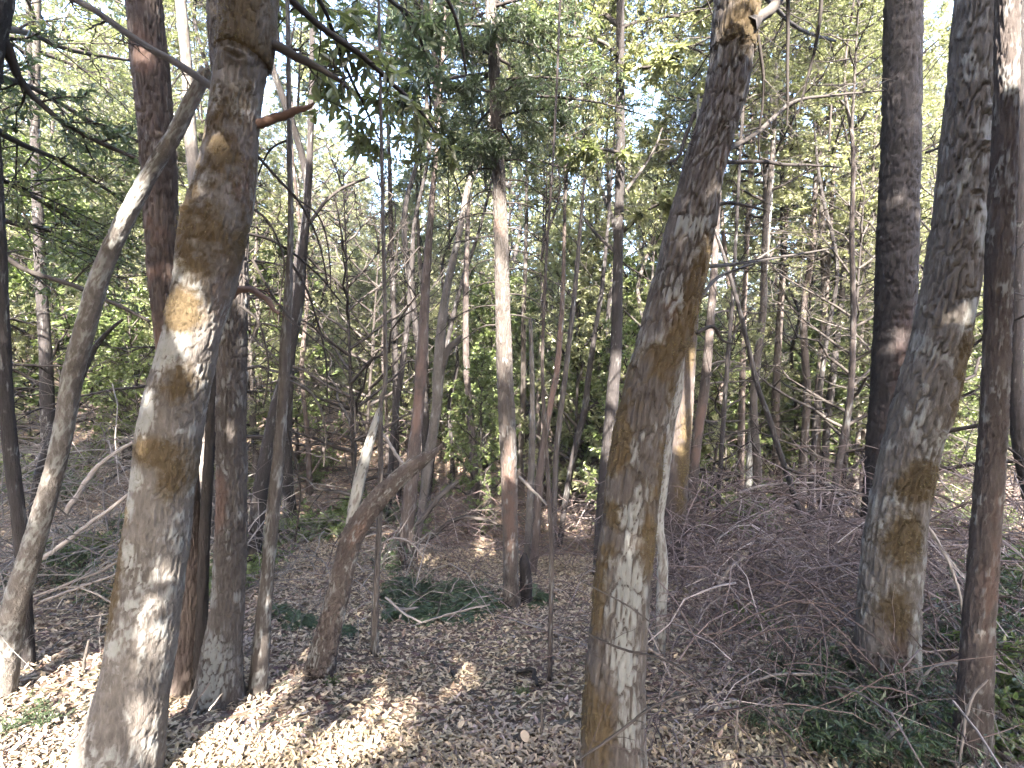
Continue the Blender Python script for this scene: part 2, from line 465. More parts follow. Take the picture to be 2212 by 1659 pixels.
# ------------------------------------------------------------------ trunks
CAMR = np.array([1.0, 0, 0])
def trunk_geo(rows, bark, seed, sides, step, amp, cell, moss=(), lichen=(), red=(), base_l=0.3, knots=()):
    """rows: x,y,z,r,v along the trunk.  Returns vertices, quads, mask colours."""
    Q = np.asarray(rows, float)
    ln = np.linalg.norm(np.diff(Q[:, :3], axis=0), axis=1).sum()
    Q = spline(Q, 1500)
    s_ = np.concatenate([[0], np.cumsum(np.linalg.norm(np.diff(Q[:, :3], axis=0), axis=1))])
    den = np.cumsum(1.0 / np.where(Q[:, 4] < -60, max(step, .09), step * (1.1 if step < .008 else 1.4)) * np.gradient(s_))
    n = max(8, int(den[-1]))
    at_s = np.interp(np.linspace(den[0], den[-1], n), den, s_)
    Q = np.stack([np.interp(at_s, s_, Q[:, c_]) for c_ in range(5)], 1)
    P, R, VV = Q[:, :3], np.maximum(Q[:, 3], .003), Q[:, 4]
    s = np.concatenate([[0], np.cumsum(np.linalg.norm(np.diff(P, axis=0), axis=1))])
    T = nrm(np.gradient(P, axis=0))
    ref = np.array([0.0, 1.0, 0.0])
    A = nrm(np.cross(T, ref)); B = np.cross(T, A)
    th = np.arange(sides) * 2 * math.pi / sides
    nrmv = A[:, None] * np.cos(th)[None, :, None] + B[:, None] * np.sin(th)[None, :, None]
    S, TH = np.meshgrid(s, th / (2 * math.pi), indexing='ij')
    Rm = float(np.median(R))
    lump = table_noise(TH * 5, S / .16, 5, seed) + .5 * table_noise(TH * 9, S / .07, 9, seed + 1) - .75
    disp = lump * Rm * .07
    cid = np.zeros(S.shape); ridge = np.ones(S.shape)
    if amp > 0:
        nc = max(6, int(round(2 * math.pi * Rm / cell[0])))
        wu = TH * nc + .75 * (table_noise(TH * 8, S / (cell[1] * 1.3), 8, seed + 2) - .5)
        wv = S / cell[1] + .8 * (table_noise(TH * nc, S / cell[1] * 1.5, nc, seed + 3) - .5)
        e, cid = cell_edges(wu, wv, nc, seed + 4)
        ridge = np.clip(e / .28, 0, 1); ridge = ridge * (2 - ridge)
        fine = table_noise(TH * nc * 3, S / (cell[1] * .3), nc * 3, seed + 5)
        am = np.minimum(amp * 1.7, R * .25)[:, None]
        disp = disp + am * (ridge - .75 + .35 * (cid - .5) + .3 * (fine - .5))
    lat = nrmv[:, :, 0]; front = -nrmv[:, :, 1]
    for vk, lk, rk in knots:                               # branch scars: a lipped ring round a hollow
        ik = int(np.argmin(np.abs(VV - vk)))
        dx = (lat - lk) * R[:, None]; dz = (s[:, None] - s[ik]) * 1.7 - .25 * np.abs(dx)
        dk = np.sqrt(dx * dx + dz * dz) / (rk * .5)
        disp = disp + (front > 0) * (np.exp(-((dk - 1) / .3) ** 2) * .22 - np.exp(-(dk / .6) ** 2) * .3) * rk
    pat = table_noise(TH * 7, S / .09, 7, seed + 6) * .6 + table_noise(TH * 17, S / .035, 17, seed + 7) * .4
    mk = np.zeros((n, sides, 3))
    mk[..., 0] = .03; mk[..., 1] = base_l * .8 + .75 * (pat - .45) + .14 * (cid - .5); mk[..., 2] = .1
    for ch, specs in ((0, moss), (1, lichen), (2, red)):
        for vc, hv, lc, hl, st in specs:
            g = np.exp(-((VV[:, None] - vc) / hv) ** 2 * .8 - ((lat - lc) / hl) ** 2 * .8) * (front > -.3)
            mk[..., ch] = np.maximum(mk[..., ch], g * st * np.clip(-.7 + 2.2 * pat + 1.6 * table_noise(TH * 4, S / .22, 4, seed + 12), 0, 1.25))
    mk[..., 1] = mk[..., 1] * (.25 + .75 * ridge) + .1 * (cid - .5)  # lichen thinned in the furrows, painting them darker as shade would
    disp = disp + np.clip(mk[..., 0] - .35, 0, .6) * np.minimum(.005, R * .06)[:, None]
    V = P[:, None] + nrmv * (R[:, None] + disp)[:, :, None]
    k, j = np.meshgrid(np.arange(n - 1), np.arange(sides), indexing='ij')
    j2 = (j + 1) % sides
    q = np.stack([k * sides + j, (k + 1) * sides + j, (k + 1) * sides + j2, k * sides + j2], -1).reshape(-1, 4)
    return V.reshape(-1, 3), q, mk.reshape(-1, 3), nrmv.reshape(-1, 3)

def px_rows(pts, y0, dy=0.0):
    """(u, v, w) picture rows -> x,y,z,r,v at distance y0 + dy * (share of the way up)."""
    out = []
    v0, v1 = pts[0][1], pts[-1][1]
    for u, v, w in pts:
        p = at(u, v, y0 + dy * abs(v - v0) / max(1, abs(v1 - v0)))
        out.append([*p, w * .5 * depth(p) / F, v])
    return out

def tuft_mesh(V, Nn, mk, count, size, off, seed):
    rng = np.random.default_rng(seed)
    p = np.clip(mk[:, 0] - .42, 0, 1) ** 1.2
    if p.sum() < 1: return None
    i = rng.choice(len(V), count, p=p / p.sum())
    D = Nn[i] * .55 + rng.normal(size=(count, 3)) * .5 + np.array([0, 0, -.35])
    C = V[i] + rng.normal(size=(count, 3)) * .003
    v, f, r = leaves(C, D, rng.normal(size=(count, 3)), size * (.5 + rng.random(count)), size * .22, .1, rng=rng)
    g = Geo(); g.add(v, f, r)
    return g.mesh('moss', M['moss'], off=off)

# ---- foliage skeletons
def sample(P, t):
    """Points and tangents at t (N,m) of polylines P (N,K,3)."""
    K = P.shape[1]
    x = t * (K - 1)
    i = np.minimum(x.astype(int), K - 2)
    f = (x - i)[..., None]
    n = np.arange(len(P))[:, None]
    a, b = P[n, i], P[n, i + 1]
    return a * (1 - f) + b * f, nrm(b - a)

def curve(start, d, length, K, lift, wob, rng):
    """Curved branches: start (N,3), direction, length (N,), lift = how far the end bends up (-: droops)."""
    t = np.linspace(0, 1, K)[None, :, None]
    lift = np.broadcast_to(lift, (len(start),))[:, None, None]
    P = start[:, None] + d[:, None] * (length[:, None, None] * t) + np.array([0, 0, 1.0]) * (lift * length[:, None, None] * t ** 2)
    W = rng.normal(size=(len(start), K, 3)) * wob * length[:, None, None] * t
    return P + W

def kids(P, m, spread, ratio, K, lift, wob, rng, t0=.2, up=0.0, lens=None):
    """m side branches on every branch of P."""
    N = len(P)
    t = t0 + (1 - t0) * (np.arange(m)[None] + rng.random((N, m))) / m
    s, tg = sample(P, np.clip(t, 0, .999))
    side = nrm(np.cross(tg, rng.normal(size=(N, m, 3)) * .5 + np.array([0, 0, 1.0])))
    sg = np.where(rng.random((N, m, 1)) < .5, -1, 1)
    d = nrm(tg * (1 - spread) + side * sg * spread + rng.normal(size=(N, m, 3)) * .22 + np.array([0, 0, up]))
    L = (np.linalg.norm(P[:, -1] - P[:, 0], axis=1)[:, None] if lens is None else lens[:, None]) * ratio * (.55 + .8 * rng.random((N, m))) * (1.15 - .55 * t)
    s = s.reshape(-1, 3); d = d.reshape(-1, 3); L = L.ravel()
    return curve(s, d, L, K, lift, wob, rng), L

def twig_leaves(P, m, L, W, rng, flat=.5, fold=.2, droop=-.15, rich=False, t0=.1, gaps=False):
    N = len(P)
    t = t0 + (1 - t0) * (np.arange(m)[None] + rng.random((N, m))) / m
    c, tg = sample(P, np.clip(t, 0, .999))
    side = nrm(np.cross(tg, rng.normal(size=(N, m, 3)) * .6 + np.array([0, 0, 1.0])))
    sg = np.where(np.arange(m)[None, :, None] % 2 == 0, -1, 1)
    d = tg * .55 + side * sg * .8 + rng.normal(size=(N, m, 3)) * .35 + np.array([0, 0, droop])
    nn = rng.normal(size=(N, m, 3)) * (1 - flat) + np.array([0, 0, 1.0]) * flat
    c = c.reshape(-1, 3); d = d.reshape(-1, 3); nn = nn.reshape(-1, 3)
    if gaps is not False:
        kp = open_gaps(c); c = c[kp]; d = d[kp]; nn = nn[kp]
    k = .6 + .7 * rng.random(len(c))
    return leaves(c, d, nn, L * k, W * k, fold, rich, rng)

def make_crown(seed, H, rad, form, leaf, L=.084, W=.033, limbs=30, subs=7, twigs=4, nl=14, z0=.25, dead=10):
    """One crown, its base at z = 0: (leaf mesh, branch mesh)."""
    rng = np.random.default_rng(seed)
    t = (np.arange(limbs) + rng.random(limbs) * .8) / limbs
    az = np.arange(limbs) * 2.4 + rng.random(limbs) * .8
    z = H * (z0 + (1 - z0) * t)
    if form == 'fir':
        ln = rad * (1.05 - .92 * t) * (.7 + .5 * rng.random(limbs)); el = .15 - .1 * t; lift = -.22
    elif form == 'column':
        ln = rad * (.7 + .5 * rng.random(limbs)) * (1 - .55 * t); el = .5 + .5 * t; lift = .05
    else:
        ln = rad * (.35 + .75 * np.sin(np.clip(t * 1.05 + .12, 0, 1) * math.pi)) * (.65 + .6 * rng.random(limbs)); el = .25 + .65 * t; lift = .1
    lean = np.array([rng.normal() * .05, rng.normal() * .05])
    start = np.stack([lean[0] * z, lean[1] * z, z], 1)
    d = np.stack([np.cos(az) * np.cos(el), np.sin(az) * np.cos(el), np.sin(el) + 0 * az], 1)
    Pl = curve(start, d, ln, 7, lift, .035, rng)
    br = Geo()
    def rads(n, K, r0, r1): return np.broadcast_to(np.linspace(1, 0.25, K)[None], (n, K)) * np.linspace(r0, r1, n)[:, None]
    br.add(*tubes(Pl, rads(limbs, 7, .035, .015), 5, rng))
    tz = np.linspace(0, 1, 10)
    ax = np.stack([lean[0] * tz * H, lean[1] * tz * H, tz * H], 1)[None]
    br.add(*tubes(ax, (np.linspace(.06, .01, 10) * H / 8)[None], 7, rng))
    Ps, Ls = kids(Pl, subs, .6, .42, 5, -.05 if form == 'fir' else .06, .04, rng, .18)
    br.add(*tubes(Ps, rads(len(Ps), 5, .011, .011), 3, rng))
    Pt, Lt = kids(Ps, twigs, .55, .5, 3, -.12, .05, rng, .15, lens=np.maximum(Ls, .35))
    br.add(*tubes(Pt, rads(len(Pt), 3, .0045, .0045), 3, rng))
    if dead:                                               # bare lower limbs
        azd = rng.random(dead) * 6.28; zd = H * z0 * (.1 + .9 * rng.random(dead))
        sd = np.stack([lean[0] * zd, lean[1] * zd, zd], 1)
        dd = np.stack([np.cos(azd), np.sin(azd), rng.normal(size=dead) * .25], 1)
        Pd = curve(sd, dd, rad * (.3 + .6 * rng.random(dead)), 6, -.15, .03, rng)
        br.add(*tubes(Pd, rads(dead, 6, .014, .011), 4, rng))
        Pk, _ = kids(Pd, 5, .6, .4, 4, -.05, .05, rng)
        br.add(*tubes(Pk, rads(len(Pk), 4, .0055, .0055), 3, rng))
    lf = Geo()
    if form == 'fir':
        lf.add(*twig_leaves(Pt, nl, L, W, rng, .75, .1, -.1))
        lf.add(*twig_leaves(Ps, nl // 2, L, W, rng, .75, .1, -.1))
    else:
        lf.add(*twig_leaves(Pt, nl, L, W, rng, .45))
    return lf.mesh('crown', leaf, False), br.mesh('branches', M['branch'])

CROWNS = {
    'oak': [make_crown(11 + i, 7.5, 2.3, 'round', M['oak_leaf'], limbs=34, subs=8, twigs=4, nl=22, L=.078, W=.034) for i in range(3)],
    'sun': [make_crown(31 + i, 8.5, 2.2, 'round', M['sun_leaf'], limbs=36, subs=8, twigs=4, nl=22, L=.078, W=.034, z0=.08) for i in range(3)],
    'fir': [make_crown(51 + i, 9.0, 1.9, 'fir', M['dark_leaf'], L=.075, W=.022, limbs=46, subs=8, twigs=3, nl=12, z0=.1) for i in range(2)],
    'sapling': [make_crown(71 + i, 4.0, 1.1, 'column', M['sun_leaf'] if i % 2 else M['shrub_leaf'], limbs=22, subs=6, twigs=3, nl=15, L=.085, W=.036, z0=.08, dead=4) for i in range(3)],
}
def add_crown(root, kind, i, loc, scale, rot, own=False, thick=.4):
    lm, bm = CROWNS[kind][i % len(CROWNS[kind])]
    if own:                                                # a crown of its own, with the sun gaps cut out
        co = np.empty(len(lm.vertices) * 3, np.float32); lm.vertices.foreach_get('co', co)
        rd = np.empty(len(lm.vertices), np.float32); lm.attributes['rnd'].data.foreach_get('value', rd)
        co = co.reshape(-1, 4, 3)
        c_, s_ = math.cos(rot), math.sin(rot)
        wv = co[:, 0] * scale
        wv = np.stack([wv[:, 0] * c_ - wv[:, 1] * s_, wv[:, 0] * s_ + wv[:, 1] * c_, wv[:, 2]], 1) + np.array(loc) + np.array(root.location)
        k = open_gaps(wv)
        k &= np.random.default_rng(i).random(len(k)) < thick
        b4 = np.arange(k.sum())[:, None] * 4
        lm = mesh_np('crown', co[k].reshape(-1, 3), [np.concatenate([b4 + np.array([[0, 1, 2]]), b4 + np.array([[0, 2, 3]])])], lm.materials[0], {'rnd': np.repeat(rd.reshape(-1, 4)[k, 0], 4)}, False)
    for nm, me in (('crown', lm), ('branches', bm)):
        o = link(nm, me, root)
        o.location = loc; o.scale = (scale,) * 3; o.rotation_euler = (0, 0, rot)

def branch_part(root, rows, material='branch', sides=7, twigs=0, seed=0, leafy=None, name='branch', off=None, leaf_n=10, spread=1.0, droop=-.1, L=.08, W=.03):
    """A limb with its twigs (and leaves) as parts of root.  rows: x,y,z,r."""
    rng = np.random.default_rng(seed)
    off = np.zeros(3) if off is None else off
    Q = spline(np.asarray(rows, float)[:, :4], max(8, 5 * len(rows)))
    Q[:, :3] += np.cumsum(rng.normal(size=(len(Q), 3)) * Q[:, 3:4] * .16, axis=0) * np.linspace(0, 1, len(Q))[:, None] ** .5
    g = Geo()
    g.add(*tubes(Q[None, :, :3], Q[None, :, 3], sides, rng))
    ln = np.linalg.norm(np.diff(Q[:, :3], axis=0), axis=1).sum()
    lf = None
    if twigs:
        P1, L1 = kids(Q[None, :, :3], twigs, .62, .34 * spread, 6, droop, .03, rng, .12, lens=np.array([ln]))
        r0 = np.clip(Q[:, 3].mean() * .38, .0022, .008)
        g.add(*tubes(P1, np.linspace(r0, r0 * .3, 6)[None] * np.ones((len(P1), 1)), 4, rng))
        P2, L2 = kids(P1, 5, .6, .45, 4, droop, .04, rng, .15, lens=np.maximum(L1, .2))
        g.add(*tubes(P2, np.linspace(r0 * .5, r0 * .2, 4)[None] * np.ones((len(P2), 1)), 3, rng))
        if leafy:
            lf = Geo()
            lf.add(*twig_leaves(P2, leaf_n, L, W, rng, .6, rich=True, gaps=True))
            lf.add(*twig_leaves(P1, leaf_n, L, W, rng, .6, rich=True, gaps=True))
    b = link(name, g.mesh(name, M[material], off=off), root)
    if lf is not None and lf.n:
        o = link('leaves', lf.mesh('leaves', M[leafy], False, off=off), b)
    return b

TREES = {}
def tree(key, name, label, pts, bark, y=None, dy=0.0, base=None, ext=6.0, extdir=None, crown=None, crown_at=.45, cscale=1.0, sides=24, step=.03,
         amp=.006, cell=(.022, .07), moss=(), lichen=(), red=(), base_l=.3, knots=(), low=8.0, thick=.4, group=None, tufts=0, tuft_size=.02, cat='tree', snag=False):
    seed = sum(ord(c) for c in key) * 7
    if y is None:
        b = hit(*(base or pts[0][:2])); y = b[1]
    rows = px_rows(pts, y, dy)
    p0 = np.array(rows[0][:3])
    gz = float(ground_z(p0[0], p0[1]))
    if p0[2] > gz - .12:            # carry the foot into the soil
        q = np.array(rows[1][:3]); d = (p0 - q); d /= max(abs(d[2]), .02)
        k = p0[2] - gz + .15
        rows.insert(0, [*(p0 + d * k * np.array([.6, .6, 1])), rows[0][3] * 1.12, rows[0][4] + 30])
    foot = np.array([p0[0], p0[1], gz])
    root = thing(name, label, cat, foot, group)
    top = np.array(rows[-1][:3]); r = rows[-1][3]
    if ext > 0:
        d = nrm(top - np.array(rows[-2][:3]))
        if extdir is not None: d = nrm(np.array(extdir, float))
        for i in range(1, 5):
            d = nrm(d + np.array([0, 0, .25]))
            top = top + d * ext / 4
            rows.append([*top, max(.006, r * (1 - .22 * i)), -100 * i])
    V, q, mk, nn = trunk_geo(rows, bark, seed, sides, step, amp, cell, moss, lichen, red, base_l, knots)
    if snag:
        pass
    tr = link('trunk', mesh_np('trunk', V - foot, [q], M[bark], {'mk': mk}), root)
    if tufts:
        me = tuft_mesh(V, nn, mk, tufts, tuft_size, foot, seed + 9)
        if me:
            o = link('moss', me, root); o['kind'] = 'stuff'
    if crown:
        k, i = crown
        Pz = np.array(rows)[:, :3]
        c = Pz[-1] * (1 - crown_at) + Pz[-1 if ext <= 0 else -5] * crown_at if ext > 0 else Pz[-1] - (0, 0, .5)
        near = y < 3.2
        if near: c = c + np.array([0, 0, max(0, low - c[2])])
        add_crown(root, k, i, c - foot, cscale, (seed % 63) / 10, near, thick)
    TREES[key] = (root, foot, y)
    return root, foot, y

tree('big_left', 'oak_tree', 'thick mossy leaning trunk in the left foreground with pale lichen patches',
     [(238, 1740, 190), (250, 1659, 170), (292, 1480, 130), (322, 1300, 122), (346, 1100, 118), (360, 1000, 118), (374, 900, 116), (396, 800, 108), (420, 700, 104), (446, 600, 116),
      (464, 500, 126), (486, 400, 114), (501, 300, 100), (513, 200, 98), (528, 100, 102), (540, 0, 108)],
     'bark_pale', y=1.66, dy=.12, ext=8, crown=('oak', 0), crown_at=.3, cscale=.55, sides=110, step=.0065, amp=.0045, cell=(.016, .06), base_l=.36, knots=[(150, .3, .06), (480, -.4, .04), (820, .3, .035), (1010, .5, .03)],
     moss=[(60, 190, .1, .95, 1.0), (330, 90, .1, 1.0, .8), (500, 90, .1, 1.1, 1.05), (675, 40, -.1, .75, 1.1), (965, 30, .1, .9, .75), (1120, 60, -.8, .5, .6), (1260, 110, -.9, .5, 1.0), (820, 40, .4, .5, .7), (1010, 60, .7, .4, .6)],
     lichen=[(200, 90, -.1, .35, .8), (590, 50, -.3, .5, .9), (760, 70, -.2, .7, .95), (890, 45, -.4, .5, 1.0), (1060, 60, -.4, .55, 1.05), (1180, 40, -.3, .4, .9), (1370, 25, -.5, .5, .9), (1500, 60, -.4, .3, .6), (420, 50, 0, .5, .7)],
     red=[(330, 60, .4, .6, .9), (450, 300, .9, .3, .6)], tufts=1500, tuft_size=.011)
tree('left_two', 'fir_tree', 'tall dark trunk just behind the mossy leaning foreground trunk, sun patch halfway up',
     [(397, 1492, 60), (404, 1400, 52), (408, 1180, 48), (388, 900, 50), (356, 600, 58), (340, 300, 64), (311, 0, 66)], 'bark_red', ext=8, crown=('fir', 0), crown_at=.4, cscale=.6,
     sides=90, step=.008, amp=.007, cell=(.02, .08), base_l=.15, red=[(700, 260, 0, 1, .8), (80, 60, .2, .8, .7)], lichen=[(900, 200, .5, .5, .5)])
tree('left_slim', 'slender_tree', 'slim black-shaded trunk squeezed between two grey trunks on the left',
     [(428, 1492, 34), (437, 1250, 24), (448, 1050, 20), (460, 850, 20), (468, 700, 18), (478, 450, 16), (484, 200, 14), (480, 0, 12)], 'bark_dark', ext=3, sides=24, step=.02, amp=.003, base_l=.15)
tree('left_three', 'oak_tree', 'straight furrowed trunk with flared grey foot lit on its left side',
     [(470, 1516, 112), (474, 1480, 92), (480, 1400, 74), (492, 1300, 63), (500, 1100, 58), (500, 900, 56), (503, 700, 55), (505, 550, 54), (502, 400, 52), (492, 200, 52), (476, 0, 52)],
     'bark_grey', ext=8, crown=('oak', 1), crown_at=.35, cscale=.6, sides=90, step=.0075, amp=.007, cell=(.017, .06), base_l=.3, lichen=[(1420, 110, .1, .9, .72), (1300, 60, 0, .8, .6)], red=[(1080, 80, -.4, .7, .8)])
tree('left_four', 'slender_tree', 'thin pale leaning trunk with black lower half right of the furrowed trunk',
     [(556, 1497, 40), (574, 1280, 28), (588, 1130, 26), (602, 980, 23), (613, 829, 21), (615, 760, 21), (622, 640, 16), (628, 480, 11), (625, 300, 10), (622, 50, 8), (621, 0, 8)],
     'bark_grey', ext=3, crown=('oak', 2), crown_at=.6, cscale=.5, sides=32, step=.014, amp=.003, cell=(.012, .04), base_l=.45)
tree('left_five', 'slender_tree', 'dark bent trunk leaning right behind the thin pale trunk on the left',
     [(546, 1235, 26), (560, 1080, 30), (590, 900, 22), (622, 780, 21), (645, 650, 21), (653, 550, 18), (664, 440, 14), (672, 250, 12), (676, 0, 10)], 'bark_dark', ext=3, crown=('oak', 0), crown_at=.7, cscale=.7, sides=24, step=.03, amp=.005)
tree('left_pale', 'slender_tree', 'slim pale trunk rising behind the fork of two left foreground trunks',
     [(452, 1200, 28), (440, 800, 26), (428, 500, 25), (420, 380, 24), (412, 300, 23), (404, 150, 21), (390, 0, 20)], 'bark_pale', ext=4, crown=('sun', 0), crown_at=.5, cscale=.8, sides=24, step=.03, amp=.003)
tree('corner_lean', 'leaning_tree', 'grey slender tree leaning up from the lower left corner across the picture',
     [(4, 1500, 50), (24, 1340, 44), (62, 1210, 40), (96, 1094, 36), (124, 994, 34), (146, 880, 34), (160, 800, 36), (190, 690, 36), (215, 600, 34), (250, 515, 32), (318, 385, 30), (378, 290, 28), (410, 225, 26), (448, 150, 24)],
     'bark_pale', dy=-.28, ext=0, sides=40, step=.012, amp=.003, cell=(.012, .04), base_l=.5, lichen=[(420, 80, 0, 1, .75), (900, 90, -.2, .8, .6)])
tree('corner_a', 'slender_tree', 'thin dark upright stem at the left edge beside the leaning grey tree',
     [(60, 1440, 26), (46, 1180, 24), (26, 1000, 24), (12, 850, 24), (8, 700, 20), (0, 500, 18)], 'bark_dark', ext=2.5, sides=24, step=.02, amp=.003)
tree('corner_b', 'slender_tree', 'thin forked dark stem curving right from the lower left thicket',
     [(66, 1230, 24), (86, 1040, 22), (120, 930, 18), (168, 830, 14), (200, 760, 11), (235, 715, 8), (265, 690, 5)], 'bark_dark', ext=0, sides=16, step=.02, amp=.002)
tree('corner_c', 'slender_tree', 'dark trunk standing in the shade on the far left slope',
     [(108, 1060, 26), (104, 920, 25), (98, 760, 22), (88, 600, 20), (80, 400, 18)], 'bark_dark', ext=4, crown=('fir', 1), crown_at=.8, cscale=.9, sides=20, step=.04, amp=.004)

t5, t5f, t5y = tree('bent', 'broken_tree', 'dark trunk bent over to the right above the leaf litter with splintered top',
     [(688, 1458, 66), (704, 1385, 52), (728, 1290, 46), (760, 1165, 44), (800, 1100, 42), (840, 1055, 38), (880, 1018, 34), (915, 992, 27), (938, 976, 15), (955, 958, 3)], 'bark_brown', ext=0, sides=80, step=.006, amp=.010, cell=(.014, .06), base_l=.38, red=[(1150, 60, .3, .8, .7)])
rows = px_rows([(757, 1180, 30), (765, 1100, 26), (776, 1040, 24), (786, 1000, 23), (800, 950, 18), (812, 908, 13), (818, 880, 4)], t5y + .02)
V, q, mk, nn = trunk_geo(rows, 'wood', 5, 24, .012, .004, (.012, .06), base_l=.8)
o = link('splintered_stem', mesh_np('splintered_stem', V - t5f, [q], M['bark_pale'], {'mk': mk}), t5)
o['label'] = 'pale splintered upright stem of the bent trunk'
tree('pole_820', 'slender_tree', 'very thin straight pole tree left of centre with black foot in leaf litter',
     [(808, 1418, 18), (812, 1280, 14), (817, 1179, 12), (822, 1054, 11), (822, 880, 10), (832, 829, 9), (832, 700, 8), (828, 500, 8), (824, 300, 7), (820, 100, 6), (818, 0, 6)], 'bark_grey', ext=2, crown=('sapling', 0), crown_at=.6, cscale=.7, sides=20, step=.02, amp=.002, cell=(.01, .03), base_l=.35)
tree('mid_red', 'slender_tree', 'reddish brown trunk left of centre standing behind the bent trunk',
     [(866, 1232, 26), (882, 1110, 30), (894, 980, 28), (904, 880, 22), (910, 800, 24), (921, 600, 17), (928, 500, 14), (934, 420, 12), (942, 330, 9)], 'bark_red', ext=3, crown=('oak', 2), crown_at=.9, cscale=.65, sides=28, step=.025, amp=.005, red=[(850, 120, 0, 1, .9)])
t7, t7f, t7y = tree('mid_grey', 'slender_tree', 'grey trunk leaning right towards the central straight trunk with a stub',
     [(893, 1203, 18), (910, 1109, 17), (926, 994, 20), (943, 880, 21), (947, 800, 23), (957, 675, 19), (976, 575, 15), (993, 500, 13), (1013, 400, 13), (1046, 325, 13), (1062, 240, 9)], 'bark_pale', ext=2, crown=('fir', 1), crown_at=.8, cscale=.45, sides=28, step=.025, amp=.004, base_l=.25)
branch_part(t7, [r[:4] for r in px_rows([(946, 825, 14), (962, 765, 15), (985, 742, 14), (1000, 728, 9)], t7y)], 'branch', name='stub', off=t7f, seed=3)
tree('mid_a', 'slender_tree', 'thin dark trunk rising left of the reddish trunk near picture centre',
     [(838, 1130, 14), (848, 950, 12), (862, 840, 12), (880, 700, 12), (890, 560, 10), (896, 480, 8), (922, 360, 7)], 'bark_dark', ext=2.5, crown=('sun', 1), crown_at=.9, cscale=.5, sides=16, step=.05, amp=.003)
tree('mid_b', 'slender_tree', 'thin dark stem leaning right just left of the central straight trunk',
     [(925, 1080, 12), (948, 860, 11), (965, 750, 10), (981, 675, 10), (1001, 600, 9), (1030, 515, 7)], 'bark_dark', ext=3, crown=('sun', 2), crown_at=.7, cscale=.5, sides=16, step=.05, amp=.003)
c8, c8f, c8y = tree('centre', 'fir_tree', 'straight furrowed trunk at the picture centre brightly sunlit halfway up',
     [(1106, 1312, 40), (1104, 1254, 32), (1102, 1129, 32), (1098, 980, 34), (1094, 880, 35), (1090, 800, 34), (1086, 650, 31), (1082, 500, 29), (1078, 400, 27), (1071, 250, 24), (1067, 125, 24), (1060, 0, 22)],
     'bark_grey', ext=4.5, crown=None, sides=84, step=.010, amp=.007, cell=(.015, .09), base_l=.3, red=[(1080, 150, 0, 1, .75), (480, 40, 0, 1, .7)])
tree('centre_stub', 'broken_tree', 'short black shaded stump beside the foot of the central trunk',
     [(1134, 1305, 30), (1136, 1260, 26), (1133, 1215, 20), (1134, 1195, 6)], 'bark_dark', ext=0, sides=20, step=.012, amp=.005, cat='stump')
tree('pole_1187', 'slender_tree', 'very thin dark pole tree right of centre standing in the litter',
     [(1187, 1472, 12), (1190, 1300, 10), (1191, 1179, 10), (1182, 1004, 9), (1173, 850, 8), (1172, 760, 7), (1180, 560, 6), (1190, 420, 4)], 'bark_brown', ext=1.2, crown=('sapling', 1), crown_at=.9, cscale=.4, sides=16, step=.02, amp=.002, cell=(.01, .03))
tree('cr_a', 'slender_tree', 'curved reddish trunk just right of the central sunlit trunk',
     [(1148, 1242, 20), (1156, 1180, 17), (1168, 1004, 16), (1188, 880, 13), (1203, 800, 13), (1213, 680, 11), (1217, 600, 9), (1219, 500, 7)], 'bark_red', ext=3, crown=('sun', 0), crown_at=.9, cscale=.35, sides=24, step=.04, amp=.004, red=[(820, 120, 0, 1, 1.0)])
tree('cr_b', 'slender_tree', 'thin pale stem leaning right among the background trunks right of centre',
     [(1195, 1200, 12), (1200, 1010, 12), (1210, 900, 12), (1225, 780, 11), (1242, 625, 10), (1255, 475, 8), (1260, 420, 6)], 'bark_grey', ext=3, crown=('sun', 1), crown_at=.9, cscale=.35, sides=20, step=.05, amp=.003)
tree('cr_c', 'slender_tree', 'dark stem leaning right between the centre and the big leaning trunk',
     [(1208, 1185, 12), (1226, 1054, 13), (1246, 954, 14), (1264, 880, 14), (1273, 800, 12), (1288, 700, 10), (1300, 625, 9), (1312, 500, 7)], 'bark_dark', ext=3, crown=('sun', 2), crown_at=.9, cscale=.35, sides=20, step=.05, amp=.003)
tree('cr_d', 'slender_tree', 'short pale grey trunk with a bare top close behind the central trunk',
     [(1138, 1225, 16), (1144, 1100, 15), (1149, 979, 14), (1150, 850, 11), (1146, 700, 8), (1146, 685, 4)], 'bark_pale', ext=0, sides=20, step=.04, amp=.003)
t9, t9f, t9y = tree('t9', 'oak_tree', 'straight slim dark trunk left of the big leaning trunk, reaching the sky gap',
     [(1300, 1245, 40), (1304, 1129, 36), (1312, 1000, 32), (1320, 900, 28), (1325, 830, 26), (1331, 750, 24), (1336, 500, 20), (1340, 350, 19), (1340, 200, 18), (1340, 0, 16)], 'bark_dark', ext=3, crown=('oak', 1), crown_at=.3, cscale=.5, sides=40, step=.018, amp=.004, cell=(.014, .05), base_l=.25)
